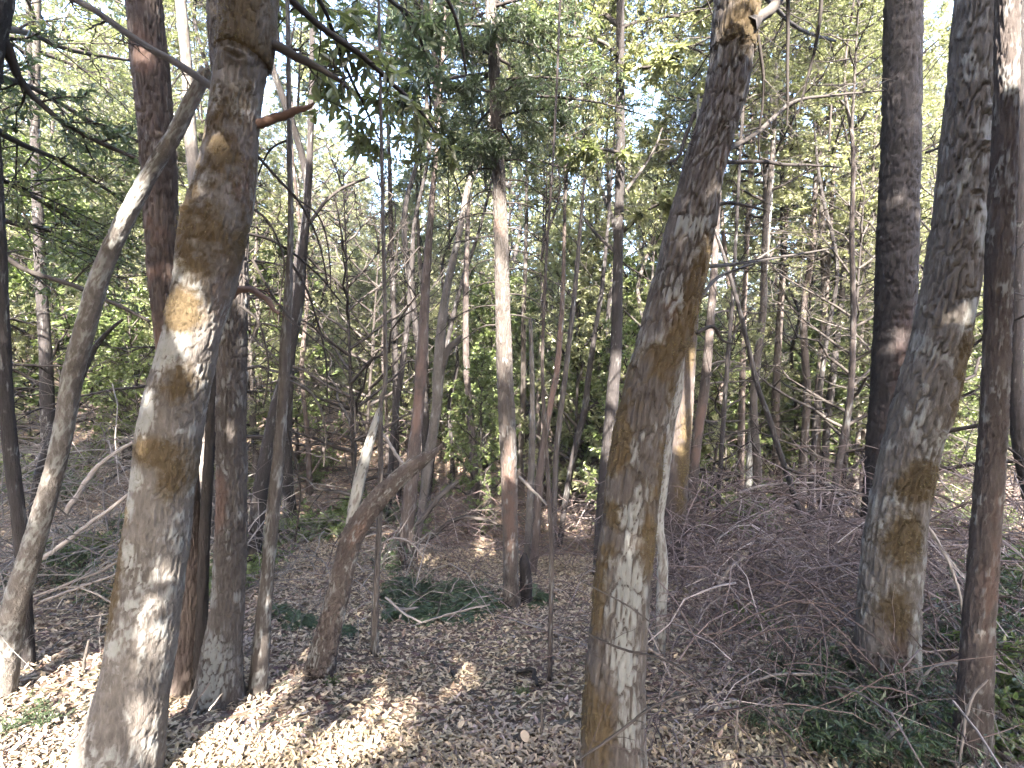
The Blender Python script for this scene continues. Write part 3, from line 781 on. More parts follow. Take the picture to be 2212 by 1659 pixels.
t10, t10f, t10y = tree('big_right', 'oak_tree', 'thick furrowed trunk leaning right in the foreground right of centre, sunlit band and moss',
     [(1322, 1740, 158), (1325, 1659, 141), (1327, 1500, 126), (1333, 1400, 120), (1349, 1200, 114), (1361, 1100, 110), (1373, 1000, 106), (1390, 900, 102), (1412, 800, 102), (1441, 700, 106), (1467, 600, 102),
      (1491, 500, 98), (1512, 400, 88), (1538, 300, 84), (1567, 200, 82), (1582, 100, 81), (1592, 0, 88)],
     'bark_grey', y=1.72, dy=.2, ext=8, crown=('oak', 2), crown_at=.3, cscale=.55, sides=116, step=.0065, amp=.0095, cell=(.019, .10), base_l=.45, knots=[(120, .15, .05), (170, -.2, .035), (290, .1, .05), (590, -.6, .03), (1010, -.1, .03)],
     moss=[(40, 80, 0, 1, .9), (640, 110, .65, .5, 1.15), (740, 60, .4, .6, .9), (830, 75, 0, .9, 1.05), (960, 90, -.95, .5, .95), (990, 80, .8, .45, .95), (1140, 75, .75, .45, 1.0), (1010, 25, 0, .6, .8), (1540, 90, -.75, .5, .9), (1120, 100, -.95, .4, .8), (1300, 200, -1, .3, .7)],
     lichen=[(480, 60, -.2, .8, .85), (950, 50, -.2, .4, 1.0), (1090, 60, -.2, .5, .85), (1250, 110, 0, .6, .75), (1390, 90, 0, .6, .72), (1540, 70, .3, .5, .6), (650, 40, -.5, .5, .6)], red=[(360, 40, .8, .5, .9), (700, 80, -.2, .6, .6)], tufts=1900, tuft_size=.012)
tree('white_stem', 'slender_tree', 'thin white curved stem right beside the big leaning trunk',
     [(1424, 1420, 24), (1428, 1330, 22), (1431, 1240, 23), (1430, 1190, 21), (1424, 1129, 19), (1434, 1054, 17), (1450, 915, 17), (1464, 855, 18), (1470, 800, 14), (1478, 700, 10), (1486, 600, 8)], 'bark_pale', ext=1.0, sides=28, step=.012, amp=.002, base_l=.75)
tree('t11', 'oak_tree', 'mossy dark trunk directly behind the big leaning trunk',
     [(1452, 1245, 44), (1458, 1129, 42), (1464, 1000, 46), (1473, 900, 44), (1483, 780, 36), (1494, 680, 28), (1503, 600, 22), (1524, 450, 16), (1540, 250, 14)], 'bark_brown', ext=3, crown=('sun', 0), crown_at=.8, cscale=.55, sides=48, step=.018, amp=.006, moss=[(1000, 120, .2, .8, .8), (760, 50, 0, .8, .6)], tufts=700, tuft_size=.022)
tree('t12', 'slender_tree', 'straight slim trunk with many dead side twigs right of the mossy trunk',
     [(1486, 1160, 26), (1490, 1110, 24), (1505, 954, 21), (1520, 854, 20), (1530, 750, 18), (1538, 650, 16), (1546, 520, 13), (1556, 350, 10)], 'bark_brown', ext=3, crown=('sun', 1), crown_at=.9, cscale=.6, sides=28, step=.03, amp=.005, red=[(950, 100, 0, 1, .8)])
tree('t13', 'slender_tree', 'thin upright black pole in front of the bright green wood on the right',
     [(1548, 1165, 9), (1555, 1029, 9), (1568, 829, 9), (1578, 700, 8), (1585, 600, 7), (1598, 350, 6)], 'bark_dark', ext=1.5, crown=('sun', 2), crown_at=.9, cscale=.4, sides=16, step=.04, amp=.002)
tree('t14', 'dead_pole', 'dead black pole leaning from the right brush pile up towards the leaning trunk',
     [(1750, 1175, 12), (1685, 979, 11), (1660, 900, 11), (1635, 829, 10), (1605, 700, 9), (1575, 590, 8), (1537, 475, 5)], 'bark_dark', ext=0, sides=16, step=.02, amp=.002, cat='dead tree')
tree('t15a', 'slender_tree', 'sunlit pale thin trunk left of the white one in the right background',
     [(1600, 1120, 14), (1600, 1000, 14), (1603, 850, 13), (1606, 700, 11), (1612, 560, 9)], 'bark_red', ext=4, crown=('sun', 0), crown_at=.9, cscale=.8, sides=20, step=.06, amp=.004)
tree('t15b', 'slender_tree', 'bright white thin trunk in the right background behind the dead leaning pole',
     [(1612, 1135, 14), (1618, 1020, 14), (1628, 870, 14), (1640, 740, 12), (1652, 600, 10)], 'bark_pale', ext=4, crown=('sun', 1), crown_at=.9, cscale=.8, sides=20, step=.06, amp=.003, base_l=.8)
tree('t15c', 'slender_tree', 'grey trunk in the right background left of the twin stems',
     [(1682, 1095, 20), (1678, 1000, 18), (1675, 900, 17), (1680, 760, 14), (1690, 600, 12)], 'bark_brown', ext=5, crown=('sun', 2), crown_at=.9, cscale=.9, sides=20, step=.07, amp=.005)
tree('t15d', 'twin_tree', 'left one of two dark twin stems in the right background',
     [(1780, 1105, 18), (1768, 1029, 18), (1763, 940, 17), (1768, 860, 15), (1778, 720, 13)], 'bark_brown', ext=6, crown=('sun', 0), crown_at=.9, cscale=1.0, sides=20, step=.07, amp=.005)
tree('t15e', 'twin_tree', 'right one of two dark twin stems in the right background',
     [(1786, 1108, 15), (1782, 1029, 14), (1786, 920, 14), (1798, 820, 14), (1812, 700, 12)], 'bark_dark', ext=5, crown=('sun', 1), crown_at=.9, cscale=.9, sides=20, step=.07, amp=.004)
tree('t15f', 'slender_tree', 'thin crooked grey stem close left of the tall dark trunk on the right',
     [(1852, 1110, 10), (1850, 1000, 10), (1856, 900, 9), (1848, 820, 8), (1862, 720, 7)], 'bark_grey', ext=4, crown=('sun', 2), crown_at=.9, cscale=.7, sides=16, step=.06, amp=.002)
t16, t16f, t16y = tree('t16', 'fir_tree', 'tall straight dark trunk on the right behind the leaning grey trunk',
     [(1890, 1225, 70), (1897, 1150, 66), (1906, 1060, 67), (1916, 940, 70), (1926, 829, 72), (1932, 700, 72), (1939, 500, 71), (1946, 300, 67), (1952, 0, 64)], 'bark_dark', ext=6, crown=('fir', 0), crown_at=.7, cscale=.5, sides=72, step=.014, amp=.012, cell=(.026, .10), base_l=.0, red=[(900, 300, 0, 1, .6)], lichen=[(800, 150, .7, .4, .45)])
t17, t17f, t17y = tree('t17', 'oak_tree', 'thick pale grey trunk leaning right on the right side with moss on its lower half',
     [(1915, 1500, 136), (1915, 1404, 114), (1921, 1279, 108), (1936, 1129, 101), (1966, 979, 97), (2006, 829, 101), (2040, 680, 96), (2068, 500, 88), (2091, 260, 81), (2117, 0, 80)],
     'bark_pale', ext=8, crown=('oak', 0), crown_at=.35, cscale=.7, low=4.6, thick=1.0, sides=100, step=.0075, amp=.0095, cell=(.021, .12), base_l=.36, knots=[(255, .3, .06), (330, 0, .05), (430, -.2, .05), (640, .3, .04), (930, .2, .05)],
     moss=[(1030, 45, 0, .9, .95), (1150, 55, -.3, .6, .85), (1300, 60, -.4, .5, .65), (760, 60, .55, .5, 1.0), (860, 50, .8, .4, .9), (440, 20, .8, .4, .9)], lichen=[(690, 60, .3, .4, .8), (500, 60, .3, .5, .8), (1390, 60, .5, .4, .6)], red=[(1400, 120, -.4, .7, .6)], tufts=1100, tuft_size=.014)
t18, t18f, t18y = tree('t18', 'oak_tree', 'mottled dark trunk second from the right edge standing in ferns',
     [(2098, 1640, 68), (2107, 1479, 56), (2115, 1329, 51), (2126, 1179, 48), (2142, 979, 45), (2151, 800, 43), (2157, 600, 44), (2166, 400, 41), (2174, 200, 38), (2177, 0, 38)], 'bark_brown', ext=8, crown=('oak', 1), crown_at=.4, cscale=.6, low=4.8, thick=1.0, sides=64, step=.010, amp=.005, cell=(.016, .035), base_l=.34, red=[(1200, 300, 0, 1, .6)])
tree('t19', 'oak_tree', 'grey trunk at the very right edge bending out of the picture',
     [(2256, 1200, 34), (2226, 1060, 30), (2208, 980, 28), (2196, 880, 26), (2194, 770, 23), (2200, 500, 20), (2206, 200, 18), (2210, 0, 18)], 'bark_dark', ext=4, crown=('oak', 2), crown_at=.5, cscale=.7, sides=40, step=.02, amp=.004, base_l=.1)

# ------------------------------------------------------------------ limbs of the foreground trees
def limb(key, pts, y, dy=0.0, **kw):
    root, foot, ty = TREES[key]
    rows = [r[:4] for r in px_rows(pts, y, 0)]
    n = len(rows)
    if dy:
        rows = [list(at(u, v, y + dy * i / (n - 1))) + [w * .5 * (y + dy * i / (n - 1)) / F] for i, (u, v, w) in enumerate(pts)]
    return branch_part(root, rows, off=foot, **kw)
limb('big_left', [(462, 190, 16), (380, 135, 15), (300, 90, 14), (215, 30, 13), (140, -15, 12)], 1.85, .1, seed=1, twigs=5, spread=.5)
b = limb('big_left', [(500, 286, 28), (535, 275, 24), (560, 270, 20), (620, 260, 17), (660, 249, 13), (686, 241, 8), (697, 233, 2)], 1.79, -.06, seed=2, material='red_stub', name='stub'); b['label'] = 'short reddish broken limb on the right side of the trunk'
limb('big_left', [(550, 85, 26), (582, 96, 20), (640, 124, 18), (700, 155, 13), (750, 190, 6)], 1.76, .1, seed=4, twigs=6, spread=.6)
b = limb('left_three', [(500, 640, 18), (516, 626, 15), (546, 622, 14), (580, 638, 12), (598, 660, 10), (614, 668, 6)], 2.05, -.05, seed=5, material='red_stub', name='stub', twigs=4, spread=.7); b['label'] = 'curved brown dead limb stub'
for i, (pts, dy) in enumerate([
    ([(545, 325, 7), (600, 385, 6), (650, 440, 5), (690, 520, 4), (712, 620, 3)], .4),
    ([(530, 440, 6), (580, 480, 5), (612, 560, 4), (604, 640, 4), (600, 700, 3)], .3),
    ([(520, 500, 7), (590, 520, 6), (650, 560, 5), (700, 610, 4), (740, 660, 3)], .5),
    ([(545, 560, 6), (590, 640, 5), (640, 700, 4), (730, 780, 4), (764, 860, 3), (768, 930, 3)], .3),
    ([(520, 660, 6), (560, 700, 5), (580, 790, 4), (570, 880, 3)], .2)]):
    limb('left_three', pts, 2.2, dy, seed=20 + i, twigs=6, spread=.55, droop=-.25)
for i, pts in enumerate([[(618, 820, 6), (660, 840, 6), (690, 880, 5), (703, 940, 4), (700, 1010, 3)], [(612, 880, 6), (628, 960, 5), (650, 1060, 4), (640, 1170, 4)],
                         [(625, 560, 6), (668, 640, 5), (700, 760, 4), (705, 860, 3)], [(626, 300, 5), (580, 330, 4), (540, 420, 3)], [(626, 420, 5), (690, 470, 4), (712, 560, 3), (716, 660, 2)]]):
    limb('left_four', pts, 2.5, .15, seed=30 + i, twigs=5, spread=.5, droop=-.3)
limb('left_five', [(655, 500, 8), (720, 420, 6), (800, 380, 5)], 4.6, .5, seed=36, twigs=8)

et = thing('oak_tree', 'dark limbed tree at the left edge whose leafy boughs hang across the upper left', 'tree', (*at(-150, 1400, 3.0)[:2], float(ground_z(*at(-150, 1400, 3.0)[:2]))))
ef = np.array(et.location)
rows = [[*(ef + np.array([0, 0, -.2])), .16, 1500], [*at(-150, 1000, 3.0), .14, 1000], [*at(-110, 500, 2.9), .12, 500], [*at(-50, 100, 2.8), .11, 100], [*at(-20, -60, 2.8), .10, -60], [*at(30, -500, 2.9), .08, -300], [*at(40, -1400, 3.0), .05, -600]]
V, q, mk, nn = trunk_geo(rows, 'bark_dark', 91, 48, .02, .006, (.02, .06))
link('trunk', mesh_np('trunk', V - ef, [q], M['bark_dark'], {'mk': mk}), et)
TREES['edge'] = (et, ef, 3.0)
add_crown(et, 'oak', 1, at(30, -1100, 2.9) - ef, .85, 1.0, True)
limb('edge', [(-30, 30, 40), (20, 110, 22), (40, 165, 15), (80, 215, 12), (150, 270, 10), (225, 310, 9), (312, 345, 6)], 2.8, .6, seed=41, twigs=12, leafy='dark_leaf', leaf_n=8, spread=1.0, L=.055, W=.018)
limb('edge', [(-60, 140, 20), (0, 165, 13), (80, 195, 10), (200, 265, 8), (300, 308, 5)], 2.9, 1.0, seed=42, twigs=14, leafy='dark_leaf', leaf_n=10, spread=1.2, L=.055, W=.018)
limb('edge', [(-130, 480, 22), (0, 545, 13), (60, 582, 11), (165, 615, 10), (250, 655, 9), (332, 697, 6)], 2.9, .2, seed=43, twigs=9, spread=.7)
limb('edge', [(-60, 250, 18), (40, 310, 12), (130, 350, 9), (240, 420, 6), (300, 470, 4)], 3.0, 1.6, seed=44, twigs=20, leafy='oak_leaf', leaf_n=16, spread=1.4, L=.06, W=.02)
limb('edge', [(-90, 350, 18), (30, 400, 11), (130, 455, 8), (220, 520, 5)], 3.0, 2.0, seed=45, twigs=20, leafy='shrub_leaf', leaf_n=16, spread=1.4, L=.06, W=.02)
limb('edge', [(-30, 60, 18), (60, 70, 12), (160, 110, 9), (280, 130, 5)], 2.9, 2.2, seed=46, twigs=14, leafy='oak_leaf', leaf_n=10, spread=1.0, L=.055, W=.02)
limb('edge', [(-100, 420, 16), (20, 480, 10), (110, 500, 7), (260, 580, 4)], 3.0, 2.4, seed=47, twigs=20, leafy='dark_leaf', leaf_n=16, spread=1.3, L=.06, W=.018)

# overhead drooping boughs left of centre, from the tree with the thin pole trunk
limb('left_three', [(560, -70, 22), (632, 0, 15), (700, 60, 13), (780, 115, 12), (850, 175, 10), (905, 225, 8), (960, 300, 4)], 2.3, .9, seed=51, twigs=12, spread=.8, droop=-.35, leafy='oak_leaf', leaf_n=6)
limb('left_three', [(640, -60, 16), (700, 20, 9), (740, 130, 7), (790, 240, 5), (830, 330, 3)], 2.4, 1.0, seed=52, twigs=12, spread=.8, droop=-.35, leafy='oak_leaf', leaf_n=8)
limb('left_three', [(760, -80, 14), (840, 0, 9), (900, 60, 7), (925, 160, 5), (930, 260, 3)], 2.6, 1.4, seed=53, twigs=14, spread=.9, droop=-.3, leafy='dark_leaf', leaf_n=10)
limb('left_three', [(930, -60, 9), (985, 40, 7), (1010, 160, 5)], 2.6, .4, seed=54, twigs=4, spread=.5, droop=-.3)

# conifer sprays of the central tree, seen up its trunk
rng_c = np.random.default_rng(88)
for i in range(22):
    v0 = 330 - 15.5 * i * (.9 + .2 * rng_c.random())
    u0 = np.interp(v0, [0, 400], [1060, 1078])
    a = rng_c.random() * 6.28
    L_ = (.5 + .75 * rng_c.random()) * (1.0 if i > 4 else .7)
    s = at(u0, v0, c8y)
    d = np.array([math.cos(a), math.sin(a) * .8, .12])
    if d[1] < -.2: L_ *= .6
    rows = [[*(s + d * L_ * t - np.array([0, 0, .22 * L_ * t * t])), .012 * (1 - .8 * t) + .002] for t in (0, .35, .7, 1)]
    branch_part(c8, rows, off=c8f, seed=600 + i, twigs=12, leafy='dark_leaf', leaf_n=9, spread=1.2, droop=-.4, L=.05, W=.012)
for i in range(16):             # bare drooping sticks lower down
    v0 = 340 + 24 * i + 8 * rng_c.random()
    u0 = np.interp(v0, [0, 400, 800], [1060, 1078, 1090])
    sg = -1 if i % 2 else 1
    s = at(u0 + sg * 8, v0, c8y)
    L_ = .25 + .5 * rng_c.random()
    rows = [[*(s + np.array([sg * .8, -.3 + .6 * rng_c.random(), .1]) * L_ * t - np.array([0, 0, .5 * L_ * t * t])), .006 * (1 - .8 * t) + .0015] for t in (0, .35, .7, 1)]
    branch_part(c8, rows, off=c8f, seed=640 + i, twigs=4, spread=.8, droop=-.3, sides=5)

# slim tree with the sky gap
for i, (pts, lf) in enumerate([([(1338, 55, 12), (1300, 30, 9), (1250, 15, 6), (1200, 5, 4)], 'oak_leaf'), ([(1336, 120, 11), (1295, 92, 8), (1230, 78, 6), (1160, 65, 4)], 'oak_leaf'),
                               ([(1342, 425, 8), (1380, 375, 7), (1410, 330, 5), (1430, 280, 3)], None), ([(1345, 500, 10), (1400, 452, 8), (1450, 435, 6), (1500, 430, 4)], 'sun_leaf'),
                               ([(1330, 545, 8), (1290, 505, 7), (1262, 470, 4)], None), ([(1344, 140, 8), (1400, 145, 6), (1470, 120, 4)], 'sun_leaf'), ([(1342, 60, 8), (1400, 40, 6), (1480, 30, 4)], 'sun_leaf'),
                               ([(1338, 330, 8), (1290, 320, 6), (1240, 330, 4)], 'oak_leaf')]):
    limb('t9', pts, t9y, -.5 if i % 2 else .6, seed=60 + i, twigs=9, spread=.9, leafy=lf, leaf_n=9)
# twisted limbs of the big right trunk
limb('big_right', [(1615, 60, 40), (1642, 40, 24), (1670, 18, 22), (1700, -20, 20)], 1.85, .1, seed=70)
for i, (pts, dy, lf) in enumerate([([(1570, 325, 12), (1635, 288, 10), (1675, 250, 8), (1722, 218, 7), (1820, 203, 5), (1910, 195, 3)], .6, None),
                               ([(1560, 350, 9), (1640, 350, 8), (1700, 356, 7), (1750, 356, 5), (1818, 362, 3)], .3, None),
                               ([(1540, 446, 9), (1575, 438, 8), (1610, 444, 6), (1656, 456, 3)], .1, None),
                               ([(1500, 245, 9), (1480, 300, 8), (1465, 340, 6), (1440, 350, 3)], -.1, None),
                               ([(1530, 575, 10), (1580, 570, 8), (1640, 560, 6), (1720, 545, 5), (1800, 530, 3)], .8, None),
                               ([(1515, 640, 9), (1550, 600, 8), (1620, 570, 5), (1700, 520, 3)], .7, None),
                               ([(1505, 720, 9), (1540, 705, 8), (1560, 735, 6), (1590, 745, 3)], .1, None),
                               ([(1700, -40, 8), (1702, 60, 7), (1700, 180, 6), (1698, 272, 3)], .1, None),
                               ([(1775, -40, 8), (1770, 50, 7), (1750, 150, 6), (1722, 250, 3)], .1, None),
                               ([(1635, 60, 7), (1650, 180, 6), (1640, 300, 4), (1650, 380, 3)], .2, None),
                               ([(1640, -20, 10), (1720, 60, 7), (1800, 90, 5)], 1.0, None)]):
    limb('big_right', pts, 1.9, dy, seed=80 + i, twigs=7, spread=.7, leafy=lf, droop=-.2, leaf_n=8)
for i, (pts, y) in enumerate([([(2110, 245, 12), (2130, 190, 9), (2175, 165, 5)], 2.3), ([(2000, 330, 6), (2040, 320, 5), (2075, 345, 3)], 2.9), ([(2090, 610, 7), (2150, 565, 5), (2200, 530, 3)], 2.3)]):
    limb('t17', pts, y, seed=100 + i, twigs=4, spread=.5)
for i, v in enumerate(range(640, 1080, 38)):
    sg = 1 if i % 3 else -1
    u = np.interp(v, [640, 1100], [1538, 1490])
    limb('t12', [(u, v, 5), (u + sg * 45, v - 12 + 6 * (i % 4), 4), (u + sg * 110, v + 10 - 9 * (i % 3), 2)], TREES['t12'][2], .3, seed=120 + i, twigs=5, spread=.6)

# ------------------------------------------------------------------ background wood
MARKS = [(-400, 'at the far left edge'), (120, 'beyond the leaning corner tree'), (260, 'left of the mossy foreground trunk'), (400, 'beyond the two left trunks'), (540, 'right of the furrowed left trunk'), (650, 'behind the thin pale leaning trunk'), (760, 'above the bent trunk'),
         (850, 'right of the thin pole tree'), (940, 'behind the grey leaning trunk'), (1040, 'just left of the central trunk'), (1110, 'just right of the central trunk'), (1210, 'behind the curved reddish trunk'), (1290, 'left of the big leaning trunk'), (1420, 'behind the big leaning trunk'), (1520, 'right of the mossy dark trunk'),
         (1600, 'behind the dead leaning pole'), (1700, 'behind the twin stems'), (1830, 'left of the tall dark right trunk'), (1930, 'behind the leaning grey right trunk'), (2060, 'between the two right edge trunks'), (2190, 'at the far right edge')]
USED = {}
def once(a, b):
    """Label a; where it is taken, say which one of the two or three by its place."""
    k = (a, b); USED[k] = USED.get(k, 0) + 1
    if USED[k] == 1: return a + b
    return a.replace(' ', (' slimmer ', ' fuller ', ' lower ', ' sparser ', ' rounder ', ' paler ', ' taller ')[min(USED[k], 8) - 2], 1) + b
def spot(u, y, cuts):
    m = [t for a, t in MARKS if u >= a][-1]
    k = sum(y > c for c in cuts)
    return m, k
rngb = np.random.default_rng(21)
taken = [TREES[k][1][:2] for k in TREES]
def free(x, y, d):
    return all((x - a) ** 2 + (y - b) ** 2 > d * d for a, b in taken)
BARKS = ['bark_grey', 'bark_brown', 'bark_dark', 'bark_red', 'bark_dark']
trunk_cache = []
for i in range(8):
    rg = np.random.default_rng(300 + i)
    H = 10.0
    rows = [[rg.normal() * .035 * t + .3 * math.sin(i + t * .3) * t / 10, rg.normal() * .035 * t, t - .4, .12 * (1 - .078 * t) + (.05 if t < .5 else 0), 0] for t in np.linspace(0, H, 8)]
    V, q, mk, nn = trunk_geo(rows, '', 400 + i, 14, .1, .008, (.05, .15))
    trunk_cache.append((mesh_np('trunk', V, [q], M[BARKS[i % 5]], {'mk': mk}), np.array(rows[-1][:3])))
def wood_tree(x, y, h, kind, i, label, group, name='forest_tree', bare=.45, rs=1.0):
    z = float(ground_z(x, y))
    root = thing(name, label, 'tree', (x, y, z), group)
    me, top = trunk_cache[i % 8]
    k = h / 10
    o = link('trunk', me, root); o.scale = (k * rs, k * rs, k); o.rotation_euler = (0, 0, i * 1.7)
    ch = {'oak': 7.5, 'sun': 8.5, 'fir': 9.0}[kind]
    add_crown(root, kind, i, (0, 0, h * bare), h * (1.06 - bare) / ch, i * 2.1)
    taken.append((x, y))
n = 0; tries = 0
while n < 122 and tries < 6000:
    tries += 1
    u = rngb.uniform(-350, 2560)
    y = 7.4 + 34 * rngb.random() ** 1.2
    x = (u - 1106) / F * y
    if not free(x, y, .8 + y * .03): continue
    if y < 10 and abs(u - 1150) < 170: continue
    near = y < 16
    h = rngb.uniform(5.0, 7.2) if near else rngb.uniform(8.5, 13)
    if rngb.random() < .14: h *= 1.35
    kk = rngb.random()
    if u < 700: kind = 'fir' if kk < .35 else ('oak' if kk < .75 else 'sun')
    elif u < 1300: kind = 'oak' if kk < .35 else ('fir' if kk < .45 else 'sun')
    else: kind = 'sun' if kk < .8 else 'oak'
    where, far = spot(u, y, (12, 19, 27))
    look = {'fir': 'dark drooping evergreen', 'oak': 'green broadleaf tree', 'sun': 'yellow green leafy tree'}[kind]
    lab = (once(look + ' ', where + ', ' + ('near the clearing', 'mid wood', 'deep in the wood', 'farthest back')[far]),
           'trees on the left hillside' if u < 750 else ('trees in the wood behind the centre' if u < 1400 else 'trees in the bright wood on the right'))
    wood_tree(x, y, h, kind, n, lab[0], lab[1], bare=rngb.uniform(.02, .24))
    n += 1
n = 0; tries = 0
while n < 30 and tries < 6000:                             # slender poles in the middle distance
    tries += 1
    u = rngb.uniform(830, 1900) if n < 23 else rngb.uniform(-50, 700)
    y = rngb.uniform(5.4, 12)
    x = (u - 1106) / F * y
    if not free(x, y, .55): continue
    where, far = spot(u, y, (7.5, 9.5))
    lab = once('slender dark pole tree ', where + ', ' + ('among the nearest', 'a little back', 'well back')[far])
    wood_tree(x, y, rngb.uniform(7, 10), 'sun' if n % 2 else 'oak', n, lab, 'slender pole trees in the middle distance', name='pole_tree', bare=rngb.uniform(.62, .76), rs=rngb.uniform(.42, .75))
    n += 1
# saplings filling the wood under the tall crowns
n = 0; tries = 0
while n < 226 and tries < 6000:
    tries += 1
    u = rngb.uniform(-250, 2450) if n < 180 else rngb.uniform(1250, 2150)
    y = (6.2 if n < 180 else 8.5) + (20 if n < 180 else 8) * rngb.random() ** 1.2
    x = (u - 1106) / F * y
    if not free(x, y, .8 if n < 180 else .6): continue
    if u > 1400 and y < 8.5: continue
    z = float(ground_z(x, y))
    where, far = spot(u, y, (9, 13, 18))
    lab = (once(('pale green sapling ', 'bushy green sapling ')[n % 2], where + ', ' + ('near the clearing', 'in the middle undergrowth', 'farther back', 'deep in the shade')[far]),
           'saplings on the left slope' if u < 750 else ('saplings behind the centre' if u < 1400 else 'saplings behind the right brush'))
    root = thing('sapling', lab[0], 'sapling', (x, y, z), lab[1])
    add_crown(root, 'sapling', n, (0, 0, 0), rngb.uniform(.6, 1.25), n * 1.3)
    taken.append((x, y)); n += 1

# leafless small trees whose pale twigs fill the wood on the right
BARE = []
for i in range(3):
    lm_, bm_ = make_crown(140 + i, 5.5, 1.9, 'round' if i else 'fir', M['oak_leaf'], limbs=26, subs=7, twigs=4, nl=2, z0=.12, dead=6)
    bm_.materials.clear(); bm_.materials.append(M['branch']); bpy.data.meshes.remove(lm_); BARE.append(bm_)
n = 0; tries = 0
while n < 10 and tries < 4000:
    tries += 1
    u = rngb.uniform(1350, 2300) if n < 6 else rngb.uniform(-100, 800)
    y = rngb.uniform(5.5, 12)
    x = (u - 1106) / F * y
    if not free(x, y, .7): continue
    z = float(ground_z(x, y))
    where, far = spot(u, y, (8,))
    root = thing('bare_tree', once('leafless grey twiggy tree ', where + ', ' + ('near the clearing', 'farther back')[far]), 'tree', (x, y, z), 'leafless twiggy trees')
    o = link('branches', BARE[n % 3], root); sc_ = rngb.uniform(.6, 1.05); o.scale = (sc_,) * 3; o.rotation_euler = (0, 0, n * 1.9)
    taken.append((x, y)); n += 1

# far wooded hills, one mass
rngf = np.random.default_rng(5)
g = Geo()
nf = 1700
fa = rngf.uniform(-1.05, 1.05, nf); fr = 46 + 240 * rngf.random(nf) ** 1.4
fx = fr * np.sin(fa); fy = fr * np.cos(fa); fz = ground_z(fx, fy)
fh = rngf.uniform(7, 14, nf)
m = 36
t = rngf.random((nf, m)); a = rngf.random((nf, m)) * 6.28
rad = fh[:, None] * .24 * (1.1 - t) * np.sqrt(rngf.random((nf, m))) + .2
C = np.stack([fx[:, None] + rad * np.cos(a), fy[:, None] + rad * np.sin(a), fz[:, None] + fh[:, None] * (.12 + .88 * t)], -1).reshape(-1, 3)
g.add(*leaves(C, rngf.normal(size=C.shape), rngf.normal(size=C.shape), 1.0 + rngf.random(len(C)), .7, .2, rng=rngf))
tag(link('far_forest', g.mesh('far_forest', M['oak_leaf'], False)), 'distant wooded hillside glimpsed through the gaps between trunks', 'forest', kind='stuff')

rngc = np.random.default_rng(64)  # unseen trees added behind the viewer to shade floor and trunks
for i, (x, y, h) in enumerate([(-10.5, -5.5, 10), (-7.5, -3.4, 8.4), (-5.0, -6.2, 10), (-2.6, -3.8, 8.5), (.4, -6.4, 10), (2.6, -3.8, 7.4), (5.2, -6.0, 8.2), (7.8, -3.4, 5.6), (10.4, -5.6, 7), (-12.5, -2.0, 7.8), (12, -2.5, 6), (-9, -9, 11.6), (-4, -9.4, 12), (1, -9.5, 11), (6, -9, 9), (-14, -7, 10), (-1.2, -1.8, 6.8), (2.2, -1.6, 6.6), (-4.8, -1.6, 6.8), (4.0, -2.4, 10.5), (6.2, -2.0, 9), (2.1, -1.3, 7.2)]):
    z = float(ground_z(x, y))
    root = thing('added_shade_tree', 'unseen leafy tree added behind the viewer to shade the clearing', 'tree', (x, y, z), 'unseen shade trees added behind the viewer')
    me, top = trunk_cache[i % 8]
    o = link('trunk', me, root); o.scale = (1, 1, h / 10)
    N_ = 4600
    t = rngc.random(N_); a = rngc.random(N_) * 6.28
    rad = (.8 if (x, y) in ((4.0, -2.4), (6.2, -2.0), (2.1, -1.3)) else 2.5) * np.sin(np.clip(.15 + .85 * t, 0, 1) * math.pi) ** .6 * np.sqrt(rngc.random(N_))  # slim crowns added to shade three trunks on the right
    C = np.stack([x + rad * np.cos(a), y + rad * np.sin(a), z + h * (.30 + .72 * t)], 1)
    # leaf clusters
    C = C[:N_ // 6].repeat(6, 0) + rngc.normal(size=(N_ // 6 * 6, 3)) * .16
    C = C[open_gaps(C)]
    gg = Geo()
    gg.add(*leaves(C, rngc.normal(size=C.shape), rngc.normal(size=C.shape) * .6 + np.array([0, 0, 1]), (.20 + .08 * rngc.random(len(C))), .12, .2, rng=rngc))
    link('crown', gg.mesh('crown', M['oak_leaf'], False, off=(x, y, z)), root)

# ------------------------------------------------------------------ leaf litter
def litter(n, ymin, ymax, L, rich, seed, lift, power=1.0):
    rg = np.random.default_rng(seed)
    y = np.sqrt(ymin ** 2 + (ymax ** 2 - ymin ** 2) * rg.random(n) ** power)
    x = (rg.random(n) * 2 - 1) * (y * 1.18 + .5)
    z = ground_z(x, y)
    ez = ground_z(x + .05, y) - z; ey = ground_z(x, y + .05) - z
    nn = nrm(np.stack([-ez / .05, -ey / .05, np.ones(n)], 1) + rg.normal(size=(n, 3)) * .33)
    d = rg.normal(size=(n, 3)); d -= (d * nn).sum(1, keepdims=True) * nn
    k = L * (.4 + .95 * rg.random(n))
    C = np.stack([x, y, z + .004 + lift * rg.random(n) ** 2], 1)
    return leaves(C, d, nn, k, k * (.33 + .17 * rg.random(n)), .32 * (rg.random(n)[:, None] * 1.6 - .5), rich, rg, curl=rg.normal(size=n) * .35)
g = Geo()
g.add(*litter(36000, 1.1, 2.0, .032, True, 1, .018))
g.add(*litter(98000, 1.95, 6.0, .040, False, 2, .026))
g.add(*litter(18000, 7.0, 20, .10, False, 13, .05))
for x_ in (0,):
    o2 = Geo()
    o2.add(*litter(12000, 1.1, 3.0, .033, False, 11, .012)); o2.add(*litter(26000, 3.0, 7.5, .05, False, 12, .02)); o2.add(*litter(42000, 6.0, 22, .11, False, 3, .05))
    tag(link('old_leaves', o2.mesh('old_leaves', M['old_litter'], False)), 'dark rotting leaves lying among the tan ones and over the far slopes', 'leaf litter', kind='stuff')
